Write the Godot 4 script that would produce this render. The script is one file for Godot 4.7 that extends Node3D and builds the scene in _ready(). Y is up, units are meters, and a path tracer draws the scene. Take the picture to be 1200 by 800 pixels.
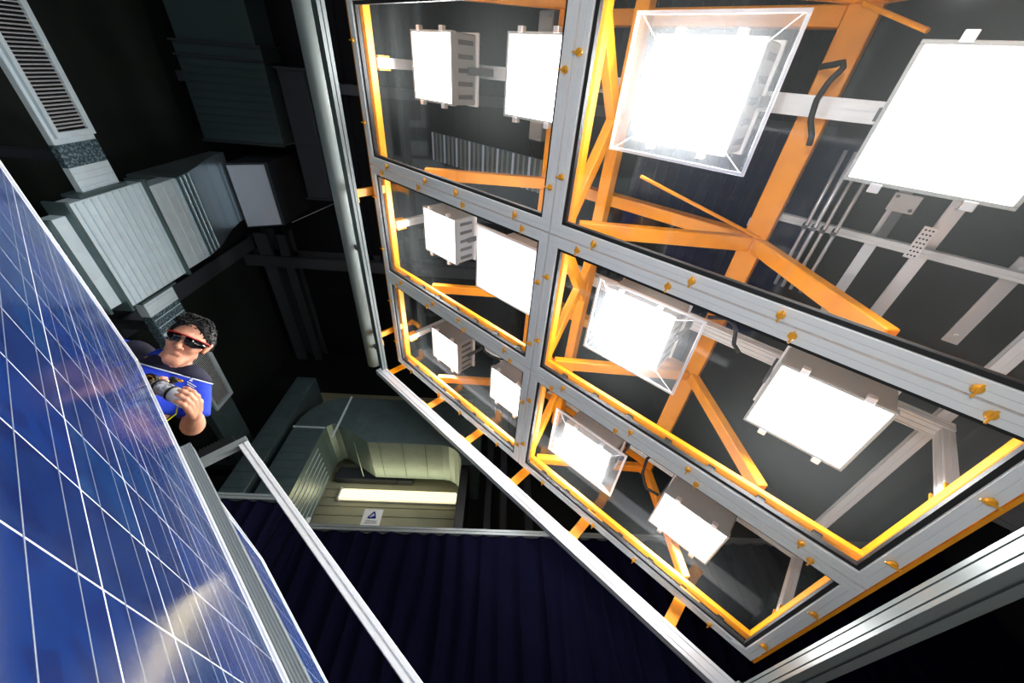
extends Node3D
# A hall with a tilted solar simulator: lamps behind glass, solar panels on a bench facing them, air ducts and a man at the panel edge.
# Tilted coordinates (b up the slope, n away from the bench, a into the room) and room coordinates are both turned into world points by P() and Q().

const S := 1.4
const EYE := Vector3(0, 0.25, 0)
var tilt := Basis(Vector3.BACK, deg_to_rad(-43.5715))
var names := {}
var M := {}


func P(b: float, n: float, a: float) -> Vector3:
	return EYE + tilt * (Vector3(-b, n, -a) * S)


func Q(x: float, y: float, z: float) -> Vector3:
	return EYE + Vector3(x, y - 0.62, z) * S


func _ready() -> void:
	var cam := Camera3D.new()
	cam.name = "camera"
	cam.fov = 85.67
	cam.near = 0.02
	cam.transform = Transform3D(Basis(Vector3(0.99742, -0.002, 0.07179), Vector3(-0.05639, 0.5973, 0.80003), Vector3(-0.04448, -0.80201, 0.59565)).orthonormalized(), EYE)
	add_child(cam)
	var env := Environment.new()
	env.background_mode = Environment.BG_COLOR
	env.background_color = Color(0.0, 0.0, 0.0)
	env.tonemap_mode = Environment.TONE_MAPPER_LINEAR
	env.tonemap_exposure = 1.0
	env.sdfgi_enabled = true
	env.ssao_enabled = true
	env.ssil_enabled = true
	var we := WorldEnvironment.new()
	we.name = "world_environment"
	we.environment = env
	add_child(we)
	materials()
	shell()
	gantry()
	rails()
	bench()
	panes()
	lamps()
	rear_metal()
	ducts_left()
	ducts_front()
	curtains()
	added_wall_lights()
	added_floor_light()
	person()

# ---------------------------------------------------------------- mesh helper
class Shape:
	var st := SurfaceTool.new()
	var inv: Transform3D

	func _init(frame: Transform3D, smooth := false) -> void:
		inv = frame.affine_inverse()
		st.begin(Mesh.PRIMITIVE_TRIANGLES)
		st.set_smooth_group(0 if smooth else -1)

	func smooth(on: bool) -> void:
		st.set_smooth_group(0 if on else -1)

	func face(pts: Array, out: Vector3) -> void:
		var n := Vector3.ZERO
		for i in range(1, pts.size() - 1):
			n += (pts[i] - pts[0]).cross(pts[i + 1] - pts[0])
		var flip := n.dot(out) > 0.0
		for i in range(1, pts.size() - 1):
			var t := [pts[0], pts[i + 1], pts[i]] if flip else [pts[0], pts[i], pts[i + 1]]
			for p in t:
				st.add_vertex(inv * p)

	func box(c: Vector3, size: Vector3, bas := Basis(), ch := 0.0) -> void:
		var h := size / 2.0
		var u := [bas.x.normalized(), bas.y.normalized(), bas.z.normalized()]
		var hs := [h.x, h.y, h.z]
		ch = minf(ch, minf(h.x, minf(h.y, h.z)) * 0.9)
		for k in 3:
			var i := (k + 1) % 3
			var j := (k + 2) % 3
			for s in [-1.0, 1.0]:
				var pts := []
				for q in [[-1, -1], [1, -1], [1, 1], [-1, 1]]:
					pts.append(c + u[k] * (hs[k] * s) + u[i] * ((hs[i] - ch) * q[0]) + u[j] * ((hs[j] - ch) * q[1]))
				face(pts, u[k] * s)
		if ch <= 0.0:
			return
		for k in 3:
			var i := (k + 1) % 3
			var j := (k + 2) % 3
			for si in [-1.0, 1.0]:
				for sj in [-1.0, 1.0]:
					var e: float = hs[k] - ch
					var p1: Vector3 = c + u[i] * (hs[i] * si) + u[j] * ((hs[j] - ch) * sj)
					var p2: Vector3 = c + u[i] * ((hs[i] - ch) * si) + u[j] * (hs[j] * sj)
					face([p1 - u[k] * e, p1 + u[k] * e, p2 + u[k] * e, p2 - u[k] * e], u[i] * si + u[j] * sj)
		for sx in [-1.0, 1.0]:
			for sy in [-1.0, 1.0]:
				for sz in [-1.0, 1.0]:
					var m: Vector3 = u[0] * sx + u[1] * sy + u[2] * sz
					face([c + u[0] * (hs[0] * sx) + u[1] * ((hs[1] - ch) * sy) + u[2] * ((hs[2] - ch) * sz), c + u[0] * ((hs[0] - ch) * sx) + u[1] * (hs[1] * sy) + u[2] * ((hs[2] - ch) * sz), c + u[0] * ((hs[0] - ch) * sx) + u[1] * ((hs[1] - ch) * sy) + u[2] * (hs[2] * sz)], m)

	func bar(p0: Vector3, p1: Vector3, w: float, h: float, up: Vector3, ch := 0.0) -> void:
		var z := (p1 - p0).normalized()
		var x := up.cross(z).normalized()
		box((p0 + p1) / 2.0, Vector3(w, h, p0.distance_to(p1)), Basis(x, z.cross(x), z), ch)

	func prism(poly: PackedVector2Array, p0: Vector3, p1: Vector3, xd: Vector3, yd: Vector3) -> void:
		var area := 0.0
		for i in poly.size():
			area += poly[i].cross(poly[(i + 1) % poly.size()])
		var sgn := signf(area)
		for i in poly.size():
			var a := poly[i]
			var b := poly[(i + 1) % poly.size()]
			var d := b - a
			var o := (xd * d.y - yd * d.x) * sgn
			face([p0 + xd * a.x + yd * a.y, p0 + xd * b.x + yd * b.y, p1 + xd * b.x + yd * b.y, p1 + xd * a.x + yd * a.y], o)
		var tri := Geometry2D.triangulate_polygon(poly)
		for i in range(0, tri.size(), 3):
			var q := [poly[tri[i]], poly[tri[i + 1]], poly[tri[i + 2]]]
			face([p0 + xd * q[0].x + yd * q[0].y, p0 + xd * q[1].x + yd * q[1].y, p0 + xd * q[2].x + yd * q[2].y], p0 - p1)
			face([p1 + xd * q[0].x + yd * q[0].y, p1 + xd * q[1].x + yd * q[1].y, p1 + xd * q[2].x + yd * q[2].y], p1 - p0)

	func tube(path: Array, r, seg := 10) -> void:
		var rings := []
		var x := Vector3.ZERO
		for i in path.size():
			var d: Vector3 = (path[mini(i + 1, path.size() - 1)] - path[maxi(i - 1, 0)]).normalized()
			if i == 0:
				x = d.cross(Vector3.UP if absf(d.y) < 0.9 else Vector3.RIGHT).normalized()
			x = (x - d * x.dot(d)).normalized()
			var y := d.cross(x)
			var ri: float = r[i] if r is Array else r
			var ring := []
			for k in seg:
				var t := TAU * k / seg
				ring.append(path[i] + (x * cos(t) + y * sin(t)) * ri)
			rings.append(ring)
		for i in path.size() - 1:
			for k in seg:
				var k2 := (k + 1) % seg
				var mid: Vector3 = (rings[i][k] + rings[i + 1][k2]) / 2.0
				face([rings[i][k], rings[i][k2], rings[i + 1][k2], rings[i + 1][k]], mid - (path[i] + path[i + 1]) / 2.0)
		face(rings[0], path[0] - path[1])
		face(rings[-1], path[-1] - path[-2])

	func lathe(prof: Array, o: Vector3, axis: Vector3, seg := 14) -> void:
		var z := axis.normalized()
		var x := z.cross(Vector3.UP if absf(z.y) < 0.9 else Vector3.RIGHT).normalized()
		var y := z.cross(x)
		for i in prof.size() - 1:
			for k in seg:
				var q := []
				for c in [[i, k], [i, k + 1], [i + 1, k + 1], [i + 1, k]]:
					var t: float = TAU * c[1] / seg
					q.append(o + z * prof[c[0]].y + (x * cos(t) + y * sin(t)) * prof[c[0]].x)
				var tm := TAU * (k + 0.5) / seg
				var rad := x * cos(tm) + y * sin(tm)
				var dp: Vector2 = prof[i + 1] - prof[i]
				face(q, rad * dp.y - z * dp.x)

	func mesh() -> ArrayMesh:
		st.generate_normals()
		return st.commit()


# ---------------------------------------------------------------- naming helpers
func numbered(called: String) -> String:
	var n: int = names.get(called, 0)
	names[called] = n + 1
	return called if n == 0 else "%s_%03d" % [called, n]


func tag(o: Node3D, label: String, category: String, group := "") -> Node3D:
	o.set_meta("label", label)
	o.set_meta("category", category)
	if group:
		o.set_meta("group", group)
	return o


func thing(called: String, label: String, category: String, at: Vector3, bas := Basis(), group := "") -> Node3D:
	var o := Node3D.new()
	o.name = numbered(called)
	o.transform = Transform3D(bas, at)
	add_child(o)
	return tag(o, label, category, group)


func top(o: Node3D) -> Transform3D:
	var t := o.transform
	while o.get_parent() != self:
		o = o.get_parent()
		t = o.transform * t
	return t


func part(called: String, sh: Shape, mat: Material, parent: Node3D) -> MeshInstance3D:
	var o := MeshInstance3D.new()
	o.name = called
	o.mesh = sh.mesh()
	o.material_override = mat
	parent.add_child(o, true)
	return o


func share(called: String, mesh: Mesh, mat: Material, parent: Node3D, at: Transform3D) -> MeshInstance3D:
	var o := MeshInstance3D.new()
	o.name = called
	o.mesh = mesh
	o.material_override = mat
	o.transform = at
	parent.add_child(o, true)
	return o


func struct(called: String, sh: Shape, mat: Material, at := Vector3.ZERO) -> MeshInstance3D:
	var o := part(called, sh, mat, self)
	o.position = at
	o.set_meta("kind", "structure")
	return o


func new_shape(o: Node3D, smooth := false) -> Shape:
	return Shape.new(top(o), smooth)


# a box in tilted coordinates, given by its corners
func tbox(sh: Shape, b0: float, b1: float, n0: float, n1: float, a0: float, a1: float, ch := 0.0) -> void:
	sh.box(P((b0 + b1) / 2.0, (n0 + n1) / 2.0, (a0 + a1) / 2.0), Vector3(absf(b1 - b0), absf(n1 - n0), absf(a1 - a0)) * S, tilt, ch)


# a box in room coordinates
func rbox(sh: Shape, x0: float, x1: float, y0: float, y1: float, z0: float, z1: float, ch := 0.0) -> void:
	sh.box(Q((x0 + x1) / 2.0, (y0 + y1) / 2.0, (z0 + z1) / 2.0), Vector3(absf(x1 - x0), absf(y1 - y0), absf(z1 - z0)) * S, Basis(), ch)


# outline of a slotted aluminium profile, w by h, with nx slots on the wide sides and ny on the others
func slotted(w: float, h: float, nx: int, ny: int, slot := 0.009, deep := 0.008) -> PackedVector2Array:
	var out := PackedVector2Array()
	var corners := [Vector2(-w, -h) / 2.0, Vector2(w, -h) / 2.0, Vector2(w, h) / 2.0, Vector2(-w, h) / 2.0]
	for k in 4:
		var a: Vector2 = corners[k]
		var b: Vector2 = corners[(k + 1) % 4]
		var d := (b - a).normalized()
		var inward := Vector2(-d.y, d.x)
		var ns := nx if k % 2 == 0 else ny
		var l := a.distance_to(b)
		out.append(a + d * 0.002)
		for i in ns:
			var c := l * (i + 0.5) / ns
			out.append(a + d * (c - slot / 2))
			out.append(a + d * (c - slot / 2) + inward * deep)
			out.append(a + d * (c + slot / 2) + inward * deep)
			out.append(a + d * (c + slot / 2))
		out.append(b - d * 0.002)
	return out


# ---------------------------------------------------------------- materials
func mat(called: String, c: Color, rough: float, metal := 0.0) -> StandardMaterial3D:
	var m := StandardMaterial3D.new()
	m.resource_name = called
	m.albedo_color = c
	m.roughness = rough
	m.metallic = metal
	M[called] = m
	return m


func noise_tex(freq: float, seed_: int, ramp: Array, size := 256, kind := FastNoiseLite.TYPE_SIMPLEX, octaves := 4) -> NoiseTexture2D:
	var n := FastNoiseLite.new()
	n.noise_type = kind
	n.seed = seed_
	n.frequency = freq
	n.fractal_octaves = octaves
	if kind == FastNoiseLite.TYPE_CELLULAR:
		n.fractal_type = FastNoiseLite.FRACTAL_NONE
		n.cellular_return_type = FastNoiseLite.RETURN_CELL_VALUE
	var t := NoiseTexture2D.new()
	t.width = size
	t.height = size
	t.seamless = true
	t.noise = n
	var g := Gradient.new()
	g.offsets = PackedFloat32Array([0.0, 1.0]) if ramp.size() == 2 else PackedFloat32Array([0.0, 0.5, 1.0])
	g.colors = PackedColorArray(ramp)
	t.color_ramp = g
	return t


func planar(m: StandardMaterial3D, scale: Vector3) -> void:
	m.uv1_triplanar = true
	m.uv1_scale = scale


func materials() -> void:
	var m := mat("aluminium", Color(0.92, 0.93, 0.935), 0.45, 0.08)
	m = mat("rail_aluminium", Color(0.55, 0.58, 0.58), 0.4, 0.3)
	m = mat("dull_aluminium", Color(0.40, 0.43, 0.43), 0.42, 0.35)
	m = mat("bright_aluminium", Color(0.92, 0.93, 0.95), 0.3, 0.6)
	m = mat("grey_tube", Color(0.52, 0.56, 0.55), 0.5, 0.15)
	m = mat("yellow_paint", Color(0.95, 0.61, 0.01), 0.42)
	m.albedo_texture = noise_tex(0.02, 9, [Color(0.93, 0.92, 0.9), Color(1, 1, 1)])
	planar(m, Vector3(1, 1, 1))
	m = mat("shaded_yellow_paint", Color(0.32, 0.15, 0.04), 0.6)  # yellow paint with the shade of the gap put into its colour
	m = mat("brass", Color(0.95, 0.68, 0.2), 0.4, 0.3)
	m = mat("rubber", Color(0.035, 0.04, 0.045), 0.6)
	m = mat("black", Color(0.02, 0.02, 0.025), 0.5)
	m = mat("grey_plate", Color(0.36, 0.38, 0.4), 0.5, 0.3)
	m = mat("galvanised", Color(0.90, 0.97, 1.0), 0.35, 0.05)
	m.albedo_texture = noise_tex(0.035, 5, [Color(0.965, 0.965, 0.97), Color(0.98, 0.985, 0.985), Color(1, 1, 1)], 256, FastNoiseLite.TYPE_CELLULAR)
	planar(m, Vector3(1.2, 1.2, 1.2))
	m = mat("spotted_zinc", Color(0.80, 0.88, 0.90), 0.42, 0.35)
	m.albedo_texture = noise_tex(0.06, 12, [Color(0.25, 0.32, 0.36), Color(0.45, 0.52, 0.55), Color(1, 1, 1)], 256)
	planar(m, Vector3(1.6, 1.6, 1.6))
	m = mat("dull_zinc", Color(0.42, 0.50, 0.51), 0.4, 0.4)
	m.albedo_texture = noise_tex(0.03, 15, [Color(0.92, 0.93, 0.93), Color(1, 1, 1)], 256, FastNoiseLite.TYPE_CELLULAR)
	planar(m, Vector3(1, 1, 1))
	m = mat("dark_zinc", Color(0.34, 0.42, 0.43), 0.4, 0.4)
	m = mat("beam_grey", Color(0.36, 0.38, 0.41), 0.6)
	m = mat("wall_green", Color(0.17, 0.20, 0.18), 0.85)
	m = mat("mirror_zinc", Color(0.85, 0.93, 0.96), 0.3, 0.85)
	m = mat("reflection_white", Color(0.88, 0.93, 1.0), 0.4)  # white that stands for bright reflections
	m = mat("dark_steel", Color(0.24, 0.26, 0.29), 0.6)
	m = mat("wall_dark", Color(0.10, 0.12, 0.11), 0.85)
	m = mat("ceiling_dark", Color(0.07, 0.075, 0.11), 0.8)
	m = mat("floor_concrete", Color(0.5, 0.5, 0.49), 0.6)
	m.albedo_texture = noise_tex(0.01, 4, [Color(0.8, 0.8, 0.8), Color(1, 1, 1)])
	planar(m, Vector3(0.3, 0.3, 0.3))
	m = mat("cladding", Color(0.72, 0.72, 0.60), 0.6)
	m = mat("curtain", Color(0.045, 0.045, 0.125), 0.9)
	m.metallic_specular = 0.12
	m.rim_enabled = true
	m.rim = 0.06
	m = mat("lamp_glow", Color(1, 1, 1), 0.4)
	m.emission_enabled = true
	m.emission = Color(1, 1, 1)
	m.emission_energy_multiplier = 5.0
	m = mat("tube_glow", Color(1, 0.95, 0.8), 0.4)
	m.emission_enabled = true
	m.emission = Color(1, 0.93, 0.72)
	m.emission_energy_multiplier = 1.6
	m = mat("fill_glow", Color(1, 1, 1), 0.4)  # glow of the added fill lights
	m.emission_enabled = true
	m.emission = Color(0.95, 0.98, 1.0)
	m.emission_energy_multiplier = 2.0
	m = mat("lamp_body", Color(0.62, 0.64, 0.64), 0.5, 0.2)
	m = mat("glass", Color(0.93, 0.97, 0.96, 0.0), 0.058)
	m.metallic_specular = 0.4
	m.transparency = BaseMaterial3D.TRANSPARENCY_ALPHA
	m = mat("plate_glass", Color(0.95, 0.98, 1.0, 0.06), 0.14)
	m.transparency = BaseMaterial3D.TRANSPARENCY_ALPHA
	m = mat("frosted", Color(0.97, 0.98, 1.0), 0.5)
	m.backlight_enabled = true
	m.backlight = Color(1, 1, 1)
	m = mat("panel_glass", Color(0.9, 0.95, 1.0, 0.0), 0.15)
	m.metallic_specular = 0.27
	m.transparency = BaseMaterial3D.TRANSPARENCY_ALPHA
	m = mat("matt_panel_glass", Color(0.9, 0.95, 1.0, 0.0), 0.2)
	m.metallic_specular = 0.12
	m.transparency = BaseMaterial3D.TRANSPARENCY_ALPHA
	for k in 3:
		m = mat("cell_%d" % k, [Color(0.0, 0.15, 0.38), Color(0.01, 0.13, 0.33), Color(0.0, 0.17, 0.36)][k], 0.9)
		m.metallic_specular = 0.08
		m.albedo_texture = noise_tex(0.03, 20 + k, [Color(0.7, 0.72, 0.85), Color(0.85, 0.9, 0.95), Color(1, 1, 1)], 256, FastNoiseLite.TYPE_CELLULAR)
		planar(m, Vector3(4, 4, 4))
	m = mat("backsheet", Color(0.93, 0.94, 0.96), 0.5)
	m = mat("busbar", Color(0.5, 0.55, 0.62), 0.4, 0.4)
	m = mat("skin", Color(0.86, 0.62, 0.49), 0.5)
	m.subsurf_scatter_enabled = true
	m.subsurf_scatter_strength = 0.08
	m.albedo_texture = noise_tex(0.02, 31, [Color(0.92, 0.88, 0.87), Color(1, 1, 1)])
	planar(m, Vector3(3, 3, 3))
	m = mat("hair", Color(0.07, 0.055, 0.045), 0.6)
	m.albedo_texture = noise_tex(0.06, 33, [Color(0.5, 0.5, 0.5), Color(1, 1, 1)])
	planar(m, Vector3(3, 12, 3))
	m = mat("shirt_blue", Color(0.03, 0.20, 0.72), 0.8)
	m = mat("shirt_navy", Color(0.05, 0.05, 0.17), 0.8)
	m = mat("white_cloth", Color(0.85, 0.88, 0.92), 0.7)
	m = mat("trousers", Color(0.05, 0.055, 0.07), 0.8)
	m = mat("red_plastic", Color(0.62, 0.03, 0.06), 0.3)
	m = mat("dark_lens", Color(0.012, 0.010, 0.010), 0.06)
	m = mat("white_plastic", Color(0.9, 0.9, 0.9), 0.35)
	m = mat("silver_mesh", Color(0.92, 0.92, 0.94), 0.35, 0.2)
	m.albedo_texture = noise_tex(0.12, 41, [Color(0.25, 0.25, 0.27), Color(0.9, 0.9, 0.9), Color(1, 1, 1)], 128, FastNoiseLite.TYPE_CELLULAR)
	planar(m, Vector3(8, 8, 8))
	m = mat("gold", Color(0.88, 0.66, 0.25), 0.25, 0.9)
	m = mat("yellow_cable", Color(0.85, 0.85, 0.05), 0.5)
	m = mat("sign_white", Color(0.85, 0.87, 0.85), 0.5)
	m = mat("sign_blue", Color(0.02, 0.14, 0.48), 0.5)
	m = mat("sign_grey", Color(0.25, 0.27, 0.3), 0.5)


# ---------------------------------------------------------------- solar panels
func solar_panel(label: String, u0: float, u1: float, v0: float, v1: float, cover: Material) -> Node3D:
	var c := 0.11 * S
	var x := Vector3(0.73695, -0.67582, -0.01336)     # down the slope
	var y := Vector3(0.67586, 0.73703, -0.00218)      # out of the face
	var z := Vector3(0.01132, -0.00742, 0.99991)      # towards the near side
	var o := EYE + Vector3(-0.27195, 0.10725, -0.32242) * S
	var bas := Basis(x, y, z).orthonormalized()
	var t := thing("solar_panel", label, "solar panel", o - bas.x * (c * v0) - bas.z * (c * u0), bas, "blue polycrystalline solar panels on the test bench")
	var at := func(u: float, v: float, h: float) -> Vector3: return o - bas.x * (c * v) - bas.z * (c * u) + bas.y * h
	var e := 0.10                                      # margin round the cells, in cells
	var sh := new_shape(t)
	sh.box(at.call((u0 + u1) / 2, (v0 + v1) / 2, -0.004), Vector3((v1 - v0 + 2 * e) * c, 0.006, (u1 - u0 + 2 * e) * c), bas)
	part("backsheet", sh, M.backsheet, t)
	var cs := Shape.new(Transform3D())
	cs.box(Vector3(0, -0.0012, 0), Vector3(c * 0.98, 0.0006, c * 0.98), Basis(), 0.0)
	var cell := cs.mesh()
	var rng := RandomNumberGenerator.new()
	rng.seed = int(u0 * 7 + 50)
	for i in int(u1 - u0):
		for j in int(v1 - v0):
			share("solar_cell", cell, M["cell_%d" % rng.randi_range(0, 2)], t, Transform3D(Basis(), Vector3(-c * (j + 0.5), 0, -c * (i + 0.5))))
	var bs := Shape.new(Transform3D())
	bs.box(Vector3(-c * (v1 - v0) / 2, -0.0007, 0), Vector3(c * (v1 - v0 - 0.04), 0.0004, 0.0019), Basis())
	var bus := bs.mesh()
	for i in int(u1 - u0):
		for k in [0.27, 0.73]:
			share("busbar", bus, M.busbar, t, Transform3D(Basis(), Vector3(0, 0, -c * (i + k))))
	sh = new_shape(t)
	sh.box(at.call((u0 + u1) / 2, (v0 + v1) / 2, 0.0045), Vector3((v1 - v0 + 2 * e) * c, 0.003, (u1 - u0 + 2 * e) * c), bas)
	part("glass_cover", sh, cover, t)
	var w := 0.012
	for s in [[u0 - e, u0 - e, v0 - e, v1 + e], [u1 + e, u1 + e, v0 - e, v1 + e], [u0 - e, u1 + e, v0 - e, v0 - e], [u0 - e, u1 + e, v1 + e, v1 + e]]:
		sh = new_shape(t)
		var p0: Vector3 = at.call(s[0], s[2], -0.008)
		var p1: Vector3 = at.call(s[1], s[3], -0.008)
		sh.bar(p0, p1, w, 0.032, bas.y, 0.002)
		part("edge_frame", sh, M.bright_aluminium, t)
	return t


# ---------------------------------------------------------------- glazed frames
func glazed_frame(label: String, b0: float, b1: float, a0: float, a1: float) -> void:
	var t := thing("glazed_frame", label, "glass pane", P(b1, 1.49, a1), tilt, "six aluminium framed glass panes below the lamps")
	var g := 0.0045
	var w := 0.054
	b0 -= g
	b1 += g
	a0 += g
	a1 -= g
	var xb := tilt.x
	var yn := tilt.y
	var za := tilt.z
	var poly := PackedVector2Array()
	for q in [[-0.5, 0], [0.0, 0], [0.01, 0.08], [0.04, 0.08], [0.05, 0], [0.5, 0], [0.5, 1], [-0.5, 1]]:
		poly.append(Vector2(q[0] * w * S, q[1] * 0.038 * S))
	for a in [a0 + w / 2, a1 - w / 2]:
		var sh := new_shape(t)
		sh.prism(poly, P(b0, 1.49, a), P(b1, 1.49, a), za * (1.0 if a == a0 + w / 2 else -1.0), yn)
		part("frame_strip", sh, M.aluminium, t)
	for b in [b0 - w / 2, b1 + w / 2]:
		var sh := new_shape(t)
		sh.prism(poly, P(b, 1.49, a0 + w), P(b, 1.49, a1 - w), xb * (1.0 if b == b0 - w / 2 else -1.0), yn)
		part("frame_strip", sh, M.aluminium, t)
	for q in [[b0 - w, b1 + w, a0 + w, a0 + w + 0.018], [b0 - w, b1 + w, a1 - w - 0.018, a1 - w], [b0 - w, b0 - w - 0.018, a0 + w, a1 - w], [b1 + w, b1 + w + 0.018, a0 + w, a1 - w]]:
		var sh := new_shape(t)
		tbox(sh, q[0], q[1], 1.503, 1.526, q[2], q[3])
		part("gasket", sh, M.rubber, t)
	var gl := new_shape(t)
	tbox(gl, b0 - w, b1 + w, 1.512, 1.516, a0 + w, a1 - w)
	part("glass", gl, M.glass, t)
	var knob := func(b: float, a: float, along: Vector3) -> void:
		var sh := new_shape(t)
		var o := P(b, 1.49, a)
		sh.lathe([Vector2(0.0, -0.022), Vector2(0.015, -0.021), Vector2(0.020, -0.015), Vector2(0.020, -0.006), Vector2(0.014, 0.0)], o, yn, 12)
		var k := part("turn_latch", sh, M.brass, t)
		sh = new_shape(t)
		sh.bar(o - yn * 0.026 - along * 0.034, o - yn * 0.026 + along * 0.034, 0.009, 0.008, yn, 0.001)
		part("cross_pin", sh, M.brass, k)
	for f in [0.1, 0.36, 0.62, 0.9]:
		knob.call(lerpf(b0, b1, f), a0 + w * 0.45, za)
		knob.call(lerpf(b0, b1, f - 0.035 if f > 0.5 else f + 0.045), a1 - w * 0.45, za)
	for f in [0.25, 0.72]:
		knob.call(b0 - w * 0.45, lerpf(a0, a1, f), xb)
		knob.call(b1 + w * 0.45, lerpf(a0, a1, f + 0.06), xb)


# ---------------------------------------------------------------- lamps
func flood_lamp(label: String, b: float, a: float) -> void:
	var w := 0.21
	var d := 0.19
	var t := thing("flood_lamp", label, "lamp", P(b, 1.8, a), tilt, "square flood lamps behind the glass panes")
	var sh := new_shape(t)
	tbox(sh, b - w + 0.012, b + w - 0.012, 1.802, 1.812, a - d + 0.012, a + d - 0.012)
	part("lamp_face", sh, M.lamp_glow, t)
	for q in [[b - w, b + w, a - d, a - d + 0.012], [b - w, b + w, a + d - 0.012, a + d], [b - w, b - w + 0.012, a - d + 0.012, a + d - 0.012], [b + w - 0.012, b + w, a - d + 0.012, a + d - 0.012]]:
		sh = new_shape(t)
		tbox(sh, q[0], q[1], 1.797, 1.83, q[2], q[3], 0.002)
		part("bezel", sh, M.lamp_body, t)
	sh = new_shape(t)
	tbox(sh, b - w + 0.004, b + w - 0.004, 1.815, 2.0, a - d + 0.004, a + d - 0.004, 0.012)
	var body := part("housing", sh, M.lamp_body, t)
	sh = new_shape(t)
	tbox(sh, b - w - 0.006, b + w + 0.006, 2.0, 2.02, a - d - 0.006, a + d + 0.006, 0.004)
	part("rear_flange", sh, M.aluminium, t)
	sh = new_shape(t)
	tbox(sh, b - 0.13, b + 0.13, 2.02, 2.10, a - 0.12, a + 0.12, 0.01)
	part("ballast_box", sh, M.grey_plate, t)
	for k in 5:
		sh = new_shape(t)
		var aa := a - 0.14 + 0.07 * k
		tbox(sh, b - w + 0.0, b - w + 0.004, 1.85, 1.97, aa - 0.012, aa + 0.012)
		part("vent_slot", sh, M.grey_plate, body)
	for s in [-1, 1]:
		for k in [-0.55, 0.55]:
			sh = new_shape(t)
			var bb: float = b + k * w
			tbox(sh, bb - 0.016, bb + 0.016, 1.788, 1.82, a + s * (d - 0.006), a + s * (d + 0.022), 0.003)
			part("clip", sh, M.bright_aluminium, t)
		sh = new_shape(t)
		tbox(sh, b + s * (w + 0.004), b + s * (w + 0.016), 1.92, 2.135, a - 0.02, a + 0.02, 0.002)
		part("yoke_arm", sh, M.grey_plate, t)
	sh = new_shape(t)
	tbox(sh, b - w - 0.016, b + w + 0.016, 2.118, 2.14, a - 0.02, a + 0.02, 0.002)
	part("yoke_bridge", sh, M.grey_plate, t)
	var l := AreaLight3D.new()
	l.name = "lamp_light"
	l.area_size = Vector2(0.40, 0.36) * S
	l.light_energy = LAMP_ENERGY
	l.light_color = Color(1, 1, 1)
	l.area_range = 30.0
	l.area_attenuation = 2.0
	l.shadow_enabled = true
	var bas := Basis(tilt.x, -tilt.z, tilt.y)
	add_child(l, true)
	l.transform = Transform3D(bas, P(b, 1.785, a))


func filter_plate(label: String, b: float, a: float, n: float, sheet: Material, lb: float, la: float) -> void:
	var w := 0.295
	var d := 0.24
	var t := thing("filter_plate", label, "filter plate", P(b, n, a), tilt)
	for q in [[b - w, b + w, a - d, a - d + 0.012], [b - w, b + w, a + d - 0.012, a + d], [b - w, b - w + 0.012, a - d + 0.012, a + d - 0.012], [b + w - 0.012, b + w, a - d + 0.012, a + d - 0.012]]:
		var sh := new_shape(t)
		tbox(sh, q[0], q[1], n, n + 0.012, q[2], q[3], 0.001)
		part("plate_frame", sh, M.bright_aluminium, t)
	var sh := new_shape(t)
	tbox(sh, b - w + 0.012, b + w - 0.012, n + 0.004, n + 0.008, a - d + 0.012, a + d - 0.012)
	part("sheet", sh, sheet, t)
	for s in [-1, 1]:
		for r in [-1, 1]:
			sh = new_shape(t)
			sh.tube([P(b + s * (w - 0.02), n + 0.012, a + r * (d - 0.01)), P(lb + s * 0.204, 1.793, la + r * 0.17)], 0.0025, 6)
			part("standoff_rod", sh, M.aluminium, t)


const WALL_FILL_ENERGY := 2.1
const FLOOR_FILL_ENERGY := 3.0
const LAMP_ENERGY := 3.8


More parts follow.
